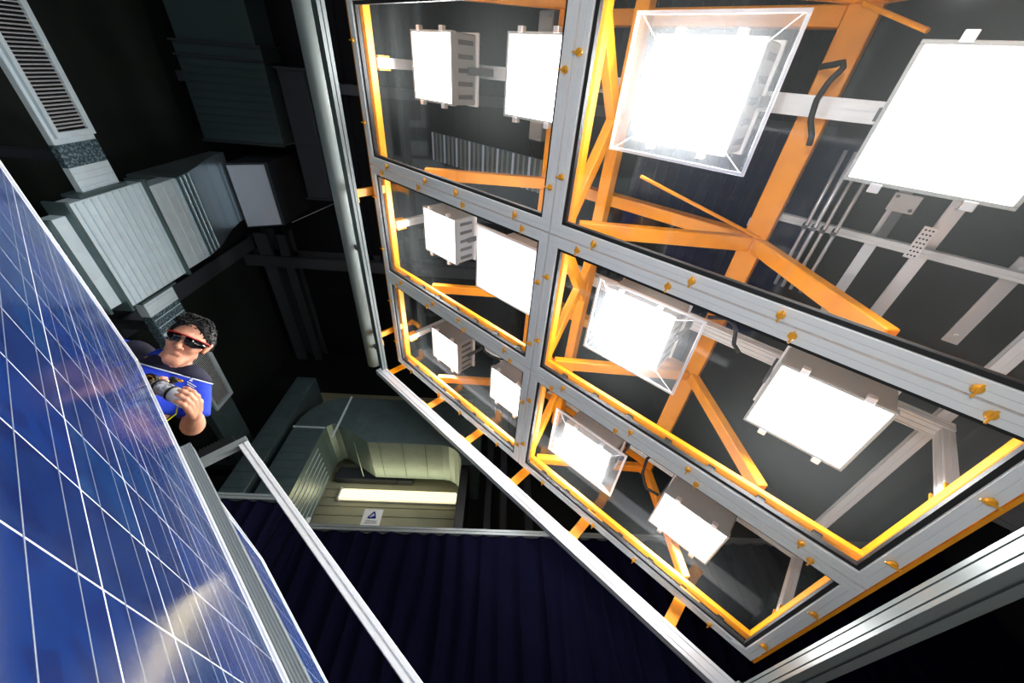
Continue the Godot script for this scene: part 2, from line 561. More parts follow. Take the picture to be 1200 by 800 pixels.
# ---------------------------------------------------------------- person
func sdf_mesh(sh: Shape, A: PackedVector3Array, B: PackedVector3Array, RA: PackedFloat32Array, RB: PackedFloat32Array, k: float, cell: float, planes: Array = []) -> void:
	var n := A.size()
	var lo := Vector3(1e9, 1e9, 1e9)
	var hi := -lo
	for i in n:
		var r := maxf(RA[i], RB[i]) + k + cell * 2
		for p in [A[i], B[i]]:
			lo = lo.min(p - Vector3(r, r, r))
			hi = hi.max(p + Vector3(r, r, r))
	var bs := 6
	var nb := Vector3i(((hi - lo) / (cell * bs)).ceil())
	var nx := nb.x * bs + 1
	var ny := nb.y * bs + 1
	var nz := nb.z * bs + 1
	var f := PackedFloat32Array()
	f.resize(nx * ny * nz)
	f.fill(1.0)
	var AB := PackedVector3Array()
	var IL := PackedFloat32Array()
	for i in n:
		AB.append(B[i] - A[i])
		IL.append(1.0 / maxf(AB[i].length_squared(), 1e-10))
	var diag := cell * bs * 0.87 + k * 1.5 + cell * 2
	var active := []
	for bz in nb.z:
		for by in nb.y:
			for bx in nb.x:
				var c := lo + Vector3(bx + 0.5, by + 0.5, bz + 0.5) * (cell * bs)
				var near := PackedInt32Array()
				var best := 1e9
				for i in n:
					var pa := c - A[i]
					var t := clampf(pa.dot(AB[i]) * IL[i], 0.0, 1.0)
					var d := (pa - AB[i] * t).length() - lerpf(RA[i], RB[i], t)
					best = minf(best, d)
					if d < diag:
						near.append(i)
				if best > diag:
					continue
				active.append(Vector3i(bx, by, bz))
				for z in range(bz * bs, bz * bs + bs + 1):
					for y in range(by * bs, by * bs + bs + 1):
						var row := nx * (y + ny * z)
						for x in range(bx * bs, bx * bs + bs + 1):
							if f[row + x] != 1.0:
								continue
							var p := lo + Vector3(x, y, z) * cell
							var v := 0.9
							for i in near:
								var pa := p - A[i]
								var t := clampf(pa.dot(AB[i]) * IL[i], 0.0, 1.0)
								var d := (pa - AB[i] * t).length() - (RA[i] + (RB[i] - RA[i]) * t)
								var h := maxf(k - absf(v - d), 0.0)
								v = minf(v, d) - h * h * 0.25 / k
							for pl in planes:
								v = maxf(v, pl[0].dot(p) - pl[1])
							f[row + x] = v
	var ids := {}
	var verts := PackedVector3Array()
	var cells := []
	var off := [0, 1, nx, nx + 1, nx * ny, nx * ny + 1, nx * ny + nx, nx * ny + nx + 1]
	for b in active:
		for z in range(b.z * bs, b.z * bs + bs):
			for y in range(b.y * bs, b.y * bs + bs):
				for x in range(b.x * bs, b.x * bs + bs):
					var at: int = x + nx * (y + ny * z)
					var inside := 0
					for q in off:
						if f[at + q] < 0.0:
							inside += 1
					if inside == 0 or inside == 8:
						continue
					var sum := Vector3.ZERO
					var cnt := 0
					for e in [[0, 1], [2, 3], [4, 5], [6, 7], [0, 2], [1, 3], [4, 6], [5, 7], [0, 4], [1, 5], [2, 6], [3, 7]]:
						var v0 := f[at + off[e[0]]]
						var v1 := f[at + off[e[1]]]
						if (v0 < 0.0) != (v1 < 0.0):
							var t := v0 / (v0 - v1)
							var p0 := Vector3(e[0] & 1, (e[0] >> 1) & 1, e[0] >> 2)
							var p1 := Vector3(e[1] & 1, (e[1] >> 1) & 1, e[1] >> 2)
							sum += p0.lerp(p1, t)
							cnt += 1
					ids[at] = verts.size()
					verts.append(lo + (Vector3(x, y, z) + sum / cnt) * cell)
					cells.append(Vector3i(x, y, z))
	sh.smooth(true)
	for c in cells:
		var at: int = c.x + nx * (c.y + ny * c.z)
		var steps := [1, nx, nx * ny]
		for ax in 3:
			var s0 := f[at] < 0.0
			if s0 == (f[at + steps[ax]] < 0.0):
				continue
			var u: int = steps[(ax + 1) % 3]
			var w: int = steps[(ax + 2) % 3]
			if not (ids.has(at - u) and ids.has(at - w) and ids.has(at - u - w)):
				continue
			var q := [verts[ids[at]], verts[ids[at - u]], verts[ids[at - u - w]], verts[ids[at - w]]]
			var dirv := Vector3.ZERO
			dirv[ax] = 1.0 if s0 else -1.0
			sh.face(q, dirv)


class Prims:
	var A := PackedVector3Array()
	var B := PackedVector3Array()
	var RA := PackedFloat32Array()
	var RB := PackedFloat32Array()

	func cap(a: Vector3, b: Vector3, ra: float, rb := -1.0) -> void:
		A.append(a)
		B.append(b)
		RA.append(ra)
		RB.append(ra if rb < 0.0 else rb)


func hand(p: Prims, wrist: Vector3, palm: Vector3, toward: Vector3, thumb_side: Vector3, curl: float, thumb_to: Vector3) -> void:
	# toward: the side of the palm the fingers close to; fingers are rooted at the far edge of the palm
	var f := (palm - wrist).normalized()
	var n := (toward - f * toward.dot(f)).normalized()
	var s := (thumb_side - f * thumb_side.dot(f))
	s = (s - n * s.dot(n)).normalized()
	var knuckles := palm + f * 0.045
	for k in 4:
		var o := s * (0.03 - 0.02 * k)
		p.cap(wrist + o * 0.55, knuckles + o, 0.017, 0.013)
	p.cap(wrist + s * 0.012, palm + s * 0.03 - f * 0.01, 0.018, 0.016)
	for k in 4:
		var l: float = [0.9, 1.0, 0.94, 0.76][k]
		var at: Vector3 = knuckles + s * (0.031 - 0.0205 * k) + f * [0.0, 0.004, 0.001, -0.006][k]
		var ang := 0.35
		for j in 3:
			var d := f * cos(ang) + n * sin(ang)
			var to: Vector3 = at + d * ([0.040, 0.026, 0.021][j] * l)
			p.cap(at, to, [0.0098, 0.0090, 0.0084][j], [0.0092, 0.0085, 0.0074][j])
			at = to
			ang += curl * [0.9, 1.0, 0.8][j]
	var t0 := palm + s * 0.036 - f * 0.02
	var t1 := t0.lerp(thumb_to, 0.5) + s * 0.012
	p.cap(wrist + s * 0.02, t0, 0.016, 0.0125)
	p.cap(t0, t1, 0.0122, 0.0105)
	p.cap(t1, thumb_to, 0.0105, 0.0088)


# the outermost point of a shape from c along dirv
func on_surface(p: Prims, c: Vector3, dirv: Vector3, k: float) -> Vector3:
	var q := c + dirv * 0.4
	for step in 30:
		var v := 9.0
		for i in p.A.size():
			var ab := p.B[i] - p.A[i]
			var t := clampf((q - p.A[i]).dot(ab) / maxf(ab.length_squared(), 1e-9), 0.0, 1.0)
			var d := (q - p.A[i] - ab * t).length() - lerpf(p.RA[i], p.RB[i], t)
			var h := maxf(k - absf(v - d), 0.0)
			v = minf(v, d) - h * h * 0.25 / k
		q -= dirv * v * 0.85
		if absf(v) < 0.0004:
			break
	return q


func person() -> void:
	var foot := Vector3(-1.83, -0.036, -1.46)
	var t := thing("person", "person in a blue polo shirt and red rimmed dark glasses leaning over the solar panel", "person", foot)
	var left := Vector3(0.633, 0.021, -0.774)
	var hl := Vector3(0.64, 0, -0.77)
	var fwd := Vector3(0.77, 0, 0.64)
	var neck := Vector3(-1.629, 1.655, -1.303)
	var lsh := Vector3(-1.508, 1.612, -1.398)
	var rsh := Vector3(-1.80, 1.655, -1.255)
	lsh += (lsh - rsh).normalized() * 0.015
	rsh -= (lsh - rsh).normalized() * 0.02
	var lel := Vector3(-1.463, 1.452, -1.532)
	var lwr := Vector3(-1.353, 1.405, -1.378)
	var lpalm := Vector3(-1.320, 1.386, -1.308)
	var rel := Vector3(-1.785, 1.46, -1.36)
	var rwr := Vector3(-1.625, 1.435, -1.345)
	var rpalm := Vector3(-1.570, 1.440, -1.300)
	var pelvis := Vector3(-1.83, 1.02, -1.47)
	var hc := Vector3(-1.518, 1.712, -1.203)
	var up := Vector3(0.282, 0.766, 0.578).normalized()
	var fd := (Vector3(0.625, -0.604, 0.495) - left * 0.24).normalized()
	fd = (fd - up * fd.dot(up)).normalized()
	var hx := up.cross(fd)
	var H := func(x: float, y: float, z: float) -> Vector3: return hc + hx * x + up * y + fd * z
	# ---- body: one continuous skin surface
	var sh := new_shape(t, true)
	var p := Prims.new()
	var chest := neck.lerp(pelvis, 0.3) + fwd * 0.02
	p.cap(neck, chest, 0.075, 0.12)
	p.cap(lsh.lerp(neck, 0.3), pelvis + hl * 0.07, 0.07, 0.10)
	p.cap(rsh.lerp(neck, 0.3), pelvis - hl * 0.07, 0.07, 0.10)
	p.cap(lsh, lel, 0.048, 0.040)
	p.cap(rsh, rel, 0.048, 0.040)
	p.cap(lel, lwr, 0.040, 0.026)
	p.cap(lel.lerp(lwr, 0.15), lel.lerp(lwr, 0.45), 0.042, 0.036)
	p.cap(rel, rwr, 0.044, 0.028)
	for s in [-1.0, 1.0]:
		var hip: Vector3 = pelvis + hl * (0.09 * s) - Vector3(0, 0.06, 0)
		var knee: Vector3 = foot + hl * (0.11 * s) + Vector3(0, 0.50, 0) + fwd * 0.04
		var ankle: Vector3 = foot + hl * (0.12 * s) + Vector3(0, 0.09, 0) - fwd * 0.03
		p.cap(hip, knee, 0.085, 0.055)
		p.cap(knee, ankle, 0.055, 0.038)
		p.cap(ankle - Vector3(0, 0.03, 0), ankle + fwd * 0.16 - Vector3(0, 0.05, 0), 0.038, 0.030)
	p.cap(neck - up * 0.02, H.call(0, -0.05, -0.03), 0.062, 0.056)
	sdf_mesh(sh, p.A, p.B, p.RA, p.RB, 0.03, 0.014)
	# head, finer
	p = Prims.new()
	p.cap(H.call(0, 0.035, -0.045), H.call(0, 0.032, 0.0), 0.083, 0.078)
	p.cap(H.call(0, 0.055, 0.03), H.call(0, 0.02, 0.035), 0.060, 0.062)
	p.cap(H.call(0, -0.01, 0.03), H.call(0, -0.075, 0.045), 0.062, 0.040)
	p.cap(H.call(-0.047, -0.055, 0.01), H.call(-0.014, -0.103, 0.066), 0.022, 0.018)
	p.cap(H.call(0.047, -0.055, 0.01), H.call(0.014, -0.103, 0.066), 0.022, 0.018)
	p.cap(H.call(-0.014, -0.105, 0.068), H.call(0.014, -0.105, 0.068), 0.019)
	for s in [-1.0, 1.0]:
		p.cap(H.call(0.012 * s, 0.022, 0.088), H.call(0.045 * s, 0.020, 0.070), 0.013, 0.012)
		p.cap(H.call(0.040 * s, -0.03, 0.062), H.call(0.054 * s, -0.012, 0.040), 0.020, 0.018)
	sdf_mesh(sh, p.A, p.B, p.RA, p.RB, 0.022, 0.0045)
	p = Prims.new()
	p.cap(H.call(0, 0.012, 0.088), H.call(0, -0.034, 0.110), 0.010, 0.0125)
	p.cap(H.call(-0.013, -0.038, 0.096), H.call(0.013, -0.038, 0.096), 0.0095)
	p.cap(H.call(-0.020, -0.066, 0.083), H.call(0, -0.0635, 0.0885), 0.0055, 0.0075)
	p.cap(H.call(0.020, -0.066, 0.083), H.call(0, -0.0635, 0.0885), 0.0055, 0.0075)
	p.cap(H.call(-0.016, -0.073, 0.083), H.call(0.016, -0.073, 0.083), 0.0075)
	sdf_mesh(sh, p.A, p.B, p.RA, p.RB, 0.006, 0.003)
	p = Prims.new()
	for s in [-1.0, 1.0]:
		p.cap(H.call(0.080 * s, 0.018, -0.012), H.call(0.078 * s, -0.024, -0.004), 0.012, 0.008)
		p.cap(H.call(0.088 * s, 0.022, -0.020), H.call(0.083 * s, -0.010, -0.018), 0.009, 0.007)
	sdf_mesh(sh, p.A, p.B, p.RA, p.RB, 0.008, 0.004)
	# hands
	p = Prims.new()
	hand(p, lwr, lpalm, Vector3(-0.63, -0.02, 0.77), Vector3(0.28, 0.77, 0.58), 0.85, Vector3(-1.345, 1.392, -1.235))
	hand(p, rwr, rpalm, Vector3(0.5, 0.6, -0.3), Vector3(-0.1, 0.5, 0.8), 0.8, Vector3(-1.472, 1.412, -1.250))
	sdf_mesh(sh, p.A, p.B, p.RA, p.RB, 0.006, 0.0038)
	part("body", sh, M.skin, t)
	# ---- hair
	p = Prims.new()
	p.cap(H.call(0, 0.042, -0.055), H.call(0, 0.046, 0.008), 0.086, 0.078)
	p.cap(H.call(-0.03, 0.085, 0.03), H.call(0.03, 0.085, 0.03), 0.047)
	p.cap(H.call(-0.04, 0.02, -0.04), H.call(0.04, 0.02, -0.04), 0.053)
	var hn := (up * -1.0 + fd * 0.95).normalized()
	var hp: Vector3 = H.call(0, 0.072, 0.082)
	sh = new_shape(t, true)
	sdf_mesh(sh, p.A, p.B, p.RA, p.RB, 0.02, 0.0045, [[hn, hn.dot(hp)], [-up, (-up).dot(H.call(0, -0.055, 0))]])
	# short tufts all over the scalp
	var rng := RandomNumberGenerator.new()
	rng.seed = 77
	sh.smooth(true)
	for i in 1400:
		var th := rng.randf_range(-PI, PI)
		var el := rng.randf_range(-0.35, 1.5)
		var c: Vector3 = H.call(0, 0.04, -0.02)
		var o := (hx * (sin(th) * cos(el)) + up * sin(el) + fd * (cos(th) * cos(el))).normalized()
		var root := on_surface(p, c, o, 0.02)
		if hn.dot(root) > hn.dot(hp) or up.dot(root - hc) < -0.05:
			continue
		var high := up.dot(root - hc) > 0.07
		var d := (o * 0.22 + fd * (0.8 if high else -0.35) - hx * 0.25 + up * (0.0 if high else -0.8) + Vector3(rng.randf_range(-0.25, 0.25), rng.randf_range(-0.25, 0.25), rng.randf_range(-0.25, 0.25))).normalized()
		var l := rng.randf_range(0.014, 0.024)
		sh.tube([root - o * 0.004, root + d * l * 0.6 + o * 0.003, root + d * l], [0.0032, 0.0028, 0.0005], 4)
	part("hair", sh, M.hair, t)
	# ---- shirt
	var pn := Vector3(0.2257, 0.7927, 0.5663)
	var pc := pn.dot(Vector3(-1.52, 1.535, -1.24))
	var build := func(grow: float, reach: float) -> Prims:
		var r := Prims.new()
		r.cap(neck - Vector3(0, 0.03, 0), chest, 0.075 + grow, 0.128 + grow)
		r.cap(lsh.lerp(neck, 0.3), pelvis + hl * 0.07, 0.075 + grow, 0.108 + grow)
		r.cap(rsh.lerp(neck, 0.3), pelvis - hl * 0.07, 0.075 + grow, 0.108 + grow)
		r.cap(chest + fwd * 0.04, pelvis + fwd * 0.05 + Vector3(0, 0.08, 0), 0.115 + grow, 0.115 + grow)
		r.cap(lsh, lsh.lerp(lel, minf(reach, 0.62)), 0.062 + grow, 0.064 + grow)
		if reach > 0.5:
			r.cap(rsh, rsh.lerp(rel, 0.72), 0.062 + grow, 0.064 + grow)
		return r
	var ln := (lel - lsh).normalized()

	var hem := [Vector3.DOWN, -0.93]
	var neckcut := [(up + Vector3.UP).normalized(), (up + Vector3.UP).normalized().dot(neck + up * 0.065)]
	p = build.call(0.0, 1.0)
	sh = new_shape(t, true)
	sdf_mesh(sh, p.A, p.B, p.RA, p.RB, 0.03, 0.011, [[pn, pc], hem, [ln, ln.dot(lsh.lerp(lel, 0.72))]])
	part("shirt", sh, M.shirt_blue, t)
	p = build.call(0.003, 0.25)
	sh = new_shape(t, true)
	sdf_mesh(sh, p.A, p.B, p.RA, p.RB, 0.03, 0.009, [[-pn, -pc], neckcut, [ln, ln.dot(lsh.lerp(lel, 0.3))]])
	for q in [[lsh, lel, 0.25, 0.70], [rsh, rel, 0.0, 0.75]]:
		var sp := Prims.new()
		sp.cap(q[0].lerp(q[1], q[2]), q[0].lerp(q[1], q[3]), 0.0655, 0.0665)
		var sd: Vector3 = (q[1] - q[0]).normalized()
		var ss := new_shape(t, true)
		sdf_mesh(ss, sp.A, sp.B, sp.RA, sp.RB, 0.01, 0.008, [[sd, sd.dot(q[0].lerp(q[1], q[3] + 0.08))]])
		part("sleeve", ss, M.shirt_blue, t)
	var yoke := part("shirt_yoke", sh, M.shirt_navy, t)
	# piping: follows the front of the shirt along the seam
	var view := Vector3(0.63, -0.58, 0.51).normalized()
	var onshirt := func(c: Vector3, dirv: Vector3) -> Vector3: return on_surface(p, c, dirv, 0.03)
	var along := pn.cross(view).normalized()
	var flat := (view - pn * view.dot(pn)).normalized()
	var base := chest + pn * (pc - pn.dot(chest))
	var line := []
	for i in 25:
		var th := lerpf(-1.7, 1.7, i / 24.0)
		line.append(onshirt.call(base, (flat * cos(th) + along * sin(th)).normalized()))
	sh = new_shape(t, true)
	sh.tube(line, 0.0035, 6)
	part("piping", sh, M.white_cloth, t)
	# collar
	for s in [-1.0, 1.0]:
		sh = new_shape(t, true)
		var cpts := []
		for i in 7:
			var th: float = lerpf(0.35, 2.7, i / 6.0) * s
			cpts.append(neck + up * 0.005 + (fwd * cos(th) + hl * sin(th)) * 0.076 - Vector3(0, 0.03, 0) * cos(th) * 0.7)
		for i in 6:
			var o0: Vector3 = (cpts[i] - neck).normalized()
			var o1: Vector3 = (cpts[i + 1] - neck).normalized()
			var drop0 := up * 0.028 - o0 * 0.010
			var c0: Vector3 = cpts[i]
			var c1: Vector3 = cpts[i + 1]
			var low0 := c0 + o0 * 0.016 - up * lerpf(0.035, 0.02, i / 6.0)
			var low1 := c1 + o1 * 0.016 - up * lerpf(0.035, 0.02, (i + 1) / 6.0)
			var hi0 := c0 + drop0
			var hi1 := c1 + up * 0.028 - o1 * 0.010
			sh.face([low0, low1, hi1, hi0], o0)
			sh.face([low0 - o0 * 0.004, low1 - o1 * 0.004, hi1 - o1 * 0.004, hi0 - o0 * 0.004], -o0)
			sh.face([hi0, hi1, hi1 - o1 * 0.004, hi0 - o0 * 0.004], up)
			sh.face([low0, low1, low1 - o1 * 0.004, low0 - o0 * 0.004], -up)
		part("collar", sh, M.shirt_blue, t)
	# chest emblem: a small triangle above two lines
	var lp: Vector3 = onshirt.call(lsh.lerp(neck, 0.25) - Vector3(0, 0.025, 0), (fwd * 0.9 + Vector3(0, -0.4, 0) + left * 0.1).normalized())
	var lx := (left - view * left.dot(view)).normalized()
	var ly := view.cross(lx)
	sh = new_shape(t)
	sh.prism(PackedVector2Array([Vector2(-0.010, 0.008), Vector2(0.006, 0.008), Vector2(-0.002, 0.022)]), lp - view * 0.006, lp + view * 0.003, lx, ly)
	sh.box(lp - ly * 0.001 + lx * 0.012, Vector3(0.044, 0.004, 0.006), Basis(lx, ly, view))
	sh.box(lp - ly * 0.010 + lx * 0.015, Vector3(0.036, 0.003, 0.006), Basis(lx, ly, view))
	part("emblem", sh, M.white_cloth, yoke)
	# ---- trousers and shoes
	p = Prims.new()
	p.cap(pelvis + hl * 0.06, pelvis - hl * 0.06, 0.118)
	for s in [-1.0, 1.0]:
		var hip: Vector3 = pelvis + hl * (0.09 * s) - Vector3(0, 0.06, 0)
		var knee: Vector3 = foot + hl * (0.11 * s) + Vector3(0, 0.50, 0) + fwd * 0.04
		var ankle: Vector3 = foot + hl * (0.12 * s) + Vector3(0, 0.09, 0) - fwd * 0.03
		p.cap(hip, knee, 0.102, 0.075)
		p.cap(knee, ankle, 0.075, 0.065)
	sh = new_shape(t, true)
	sdf_mesh(sh, p.A, p.B, p.RA, p.RB, 0.03, 0.016, [[Vector3.UP, 1.06], [Vector3.DOWN, -0.06]])
	part("trousers", sh, M.trousers, t)
	for s in [-1.0, 1.0]:
		p = Prims.new()
		var ankle: Vector3 = foot + hl * (0.12 * s) + Vector3(0, 0.05, 0) - fwd * 0.04
		p.cap(ankle, ankle + fwd * 0.2 - Vector3(0, 0.008, 0), 0.05, 0.044)
		sh = new_shape(t, true)
		sdf_mesh(sh, p.A, p.B, p.RA, p.RB, 0.01, 0.01, [[Vector3.DOWN, -0.001]])
		part("shoe", sh, M.black, t)
	# ---- glasses: a top-level thing worn by the person
	var g := thing("safety_glasses", "red rimmed wraparound glasses with dark lenses worn by the person", "glasses", hc, Basis(hx, up, fd))
	var arc := func(deg: float, y: float, r: float) -> Vector3:
		var w := deg_to_rad(deg)
		return H.call(sin(w) * r * 0.92, y, 0.012 + cos(w) * r - absf(deg) * 0.00004)
	for s in [-1.0, 1.0]:
		sh = new_shape(g, true)
		for i in 10:
			var d0 := lerpf(5, 62, i / 10.0)
			var d1 := lerpf(5, 62, (i + 1) / 10.0)
			var q := []
			for dd in [d0, d1]:
				var e: float = (dd - 5.0) / 57.0
				var top_y := 0.026 - 0.006 * e * e
				var bot_y := lerpf(-0.010, -0.020, sin(minf(e * 2.0, 1.0) * PI / 2)) + 0.024 * maxf(e - 0.45, 0.0)
				q.append([arc.call(dd * s, top_y, 0.104), arc.call(dd * s, bot_y, 0.102), arc.call(dd * s, top_y, 0.101), arc.call(dd * s, bot_y, 0.099)])
			var o: Vector3 = q[0][0] - H.call(0, 0, 0.0)
			sh.face([q[0][0], q[1][0], q[1][1], q[0][1]], o)
			sh.face([q[0][2], q[1][2], q[1][3], q[0][3]], -o)
			sh.face([q[0][1], q[1][1], q[1][3], q[0][3]], -up)
			sh.face([q[0][0], q[1][0], q[1][2], q[0][2]], up)
		part("lens", sh, M.dark_lens, g)
		sh = new_shape(g, true)
		sh.tube([arc.call(60 * s, 0.021, 0.104), H.call(0.088 * s, 0.020, 0.030), H.call(0.087 * s, 0.018, -0.01), H.call(0.085 * s, 0.008, -0.035)], [0.0055, 0.005, 0.004, 0.004], 6)
		part("temple_arm", sh, M.red_plastic if s > 0 else M.white_plastic, g)
	sh = new_shape(g, true)
	var rim := []
	for i in 21:
		var dd := lerpf(-64, 64, i / 20.0)
		rim.append(arc.call(dd, 0.0265 - 0.006 * pow(absf(dd) / 62.0, 2), 0.1045))
	sh.tube(rim, 0.0038, 6)
	part("top_rim", sh, M.red_plastic, g)
	# ---- instrument held in both hands
	var da := Vector3(-1.513, 1.456, -1.253)
	var db := Vector3(-1.335, 1.385, -1.272)
	var ax := (db - da).normalized()
	var ins := thing("instrument", "silver hand held instrument with black lens ring and brass knob in the person's hands", "instrument", da, Basis())
	sh = new_shape(ins, true)
	sh.lathe([Vector2(0, 0.0), Vector2(0.022, 0.0), Vector2(0.031, 0.02), Vector2(0.033, 0.08), Vector2(0.030, 0.115), Vector2(0.030, 0.12)], da, ax, 20)
	part("barrel", sh, M.silver_mesh, ins)
	sh = new_shape(ins, true)
	sh.lathe([Vector2(0.030, 0.12), Vector2(0.034, 0.122), Vector2(0.035, 0.20), Vector2(0.028, 0.212), Vector2(0, 0.214)], da, ax, 20)
	part("grip", sh, M.white_plastic, ins)
	for q in [0.03, 0.112]:
		sh = new_shape(ins, true)
		sh.lathe([Vector2(0.030, q - 0.007), Vector2(0.0355, q - 0.005), Vector2(0.0355, q + 0.005), Vector2(0.030, q + 0.007)], da, ax, 20)
		part("band", sh, M.black, ins)
	var la := (view * 0.9 - ax * 0.55).normalized()
	var lo := da + ax * -0.012 + Vector3(-0.012, 0.012, 0)
	sh = new_shape(ins, true)
	sh.lathe([Vector2(0.012, -0.03), Vector2(0.030, -0.02), Vector2(0.033, 0.0), Vector2(0.033, 0.026), Vector2(0.027, 0.030), Vector2(0.024, 0.020), Vector2(0, 0.012)], lo, la, 20)
	part("lens_ring", sh, M.black, ins)
	sh = new_shape(ins, true)
	sh.lathe([Vector2(0.018, 0.020), Vector2(0.0245, 0.029), Vector2(0.020, 0.031), Vector2(0.016, 0.024)], lo, la, 18)
	part("gold_ring", sh, M.gold, ins)
	var kn := (Vector3(0.1, 0.8, 0.35)).normalized()
	var ko := da + ax * 0.075 + kn * 0.03
	sh = new_shape(ins, true)
	sh.lathe([Vector2(0.012, -0.005), Vector2(0.010, 0.012), Vector2(0.017, 0.018), Vector2(0.019, 0.030), Vector2(0.012, 0.036), Vector2(0, 0.036)], ko, kn, 14)
	part("knob", sh, M.black, ins)
	sh = new_shape(ins, true)
	sh.bar(ko + kn * 0.030 - ax * 0.008, ko + kn * 0.034 + ax * 0.045, 0.014, 0.012, kn, 0.004)
	part("lever", sh, M.gold, ins)
	var cb := thing("signal_cable", "thin yellow cable running from the instrument down past the panel edge", "cable", Vector3(-1.371, 1.347, -1.326))
	sh = new_shape(cb, true)
	sh.tube([db + Vector3(-0.02, -0.02, 0), Vector3(-1.371, 1.345, -1.318), Vector3(-1.405, 1.292, -1.335), Vector3(-1.50, 1.10, -1.37), Vector3(-1.56, 0.6, -1.40), Vector3(-1.58, 0.004, -1.42)], 0.0032, 6)
	part("cable", sh, M.yellow_cable, cb)
	for o in [t, g, ins, cb]:
		o.position += Vector3(-0.037, 0.036, -0.030)


# ---------------------------------------------------------------- the hall
func shell() -> void:
	for q in [["floor", [-4.5, 4.8, 0.24, 0.4414, -5.3, 3.3], "floor_concrete"], ["ceiling", [-4.5, 4.8, 6.6, 6.8, -5.3, 3.3], "ceiling_dark"], ["wall_left", [-4.5, -4.2, 0.4414, 6.6, -5.3, 3.3], "wall_green"], ["wall_right", [4.5, 4.8, 0.4414, 6.6, -5.3, 3.3], "ceiling_dark"], ["wall_back", [-4.2, 4.5, 0.4414, 6.6, -5.3, -5.0], "wall_dark"], ["wall_front", [-4.2, 4.5, 0.4414, 6.6, 3.0, 3.3], "wall_dark"]]:
		var r: Array = q[1]
		var c := Q((r[0] + r[1]) / 2, (r[2] + r[3]) / 2, (r[4] + r[5]) / 2)
		var sh := Shape.new(Transform3D(Basis(), c))
		rbox(sh, r[0], r[1], r[2], r[3], r[4], r[5])
		var w := struct(q[0], sh, M[q[2]], c)
		if q[0] == "wall_back":
			for i in 26:
				var y := 2.2 + 0.125 * i
				sh = new_shape(w)
				rbox(sh, -3.3, -0.36, y, y + 0.117, -5.0, -4.975, 0.006)
				part("cladding_board", sh, M.cladding, w)
		if q[0] == "ceiling":
			for i in 40:
				sh = new_shape(w)
				var x := -2.6 + 0.18 * i
				rbox(sh, x, x + 0.06, 6.57, 6.6, -5.0, 3.0)
				part("roof_rib", sh, M.ceiling_dark, w)
	var beams := [[-3.95, -3.75, 6.35, 6.6, -5.0, -2.4, "first steel roof beam, running front to back above the wall ducts"], [-3.6, -3.45, 6.35, 6.6, -5.0, -2.4, "second steel roof beam, running parallel beside the first"], [-4.2, 4.5, 6.3, 6.6, -2.95, -2.76, "long steel roof beam crossing the dark hall above the curtain"], [-4.2, 4.5, 6.35, 6.6, -0.44, -0.33, "thin steel roof beam crossing behind the upper air grille"], [-4.17, -3.97, 0.4414, 6.56, -2.7, -2.5, "steel wall post behind the person's head"]]
	for q in beams:
		var c := Q((q[0] + q[1]) / 2, q[3] if q[2] > 1.0 else q[2], (q[4] + q[5]) / 2)
		var t := thing("steel_beam" if q[2] > 1.0 else "steel_post", q[6], "beam" if q[2] > 1.0 else "post", c)
		var x0: float = q[0]
		var x1: float = q[1]
		var along_x: bool = x1 - x0 > 1.0
		var zz: Array = [q[4], q[5]]
		var sh := new_shape(t)
		rbox(sh, x0, x1, q[2], q[2] + 0.03, zz[0], zz[1])
		part("flange", sh, M.beam_grey, t)
		sh = new_shape(t)
		rbox(sh, x0, x1, q[3] - 0.03, q[3], zz[0], zz[1])
		part("flange", sh, M.beam_grey, t)
		sh = new_shape(t)
		if along_x:
			rbox(sh, x0, x1, q[2] + 0.03, q[3] - 0.03, (zz[0] + zz[1]) / 2 - 0.01, (zz[0] + zz[1]) / 2 + 0.01)
		else:
			rbox(sh, (x0 + x1) / 2 - 0.01, (x0 + x1) / 2 + 0.01, q[2] + 0.03, q[3] - 0.03, zz[0], zz[1])
		part("web", sh, M.beam_grey, t)


# ---------------------------------------------------------------- yellow steel gantry that carries panes and lamps
const COLS := [2.829, 1.085, -0.717]
const ROWS := [-0.31, 0.66, 1.581, 2.596]


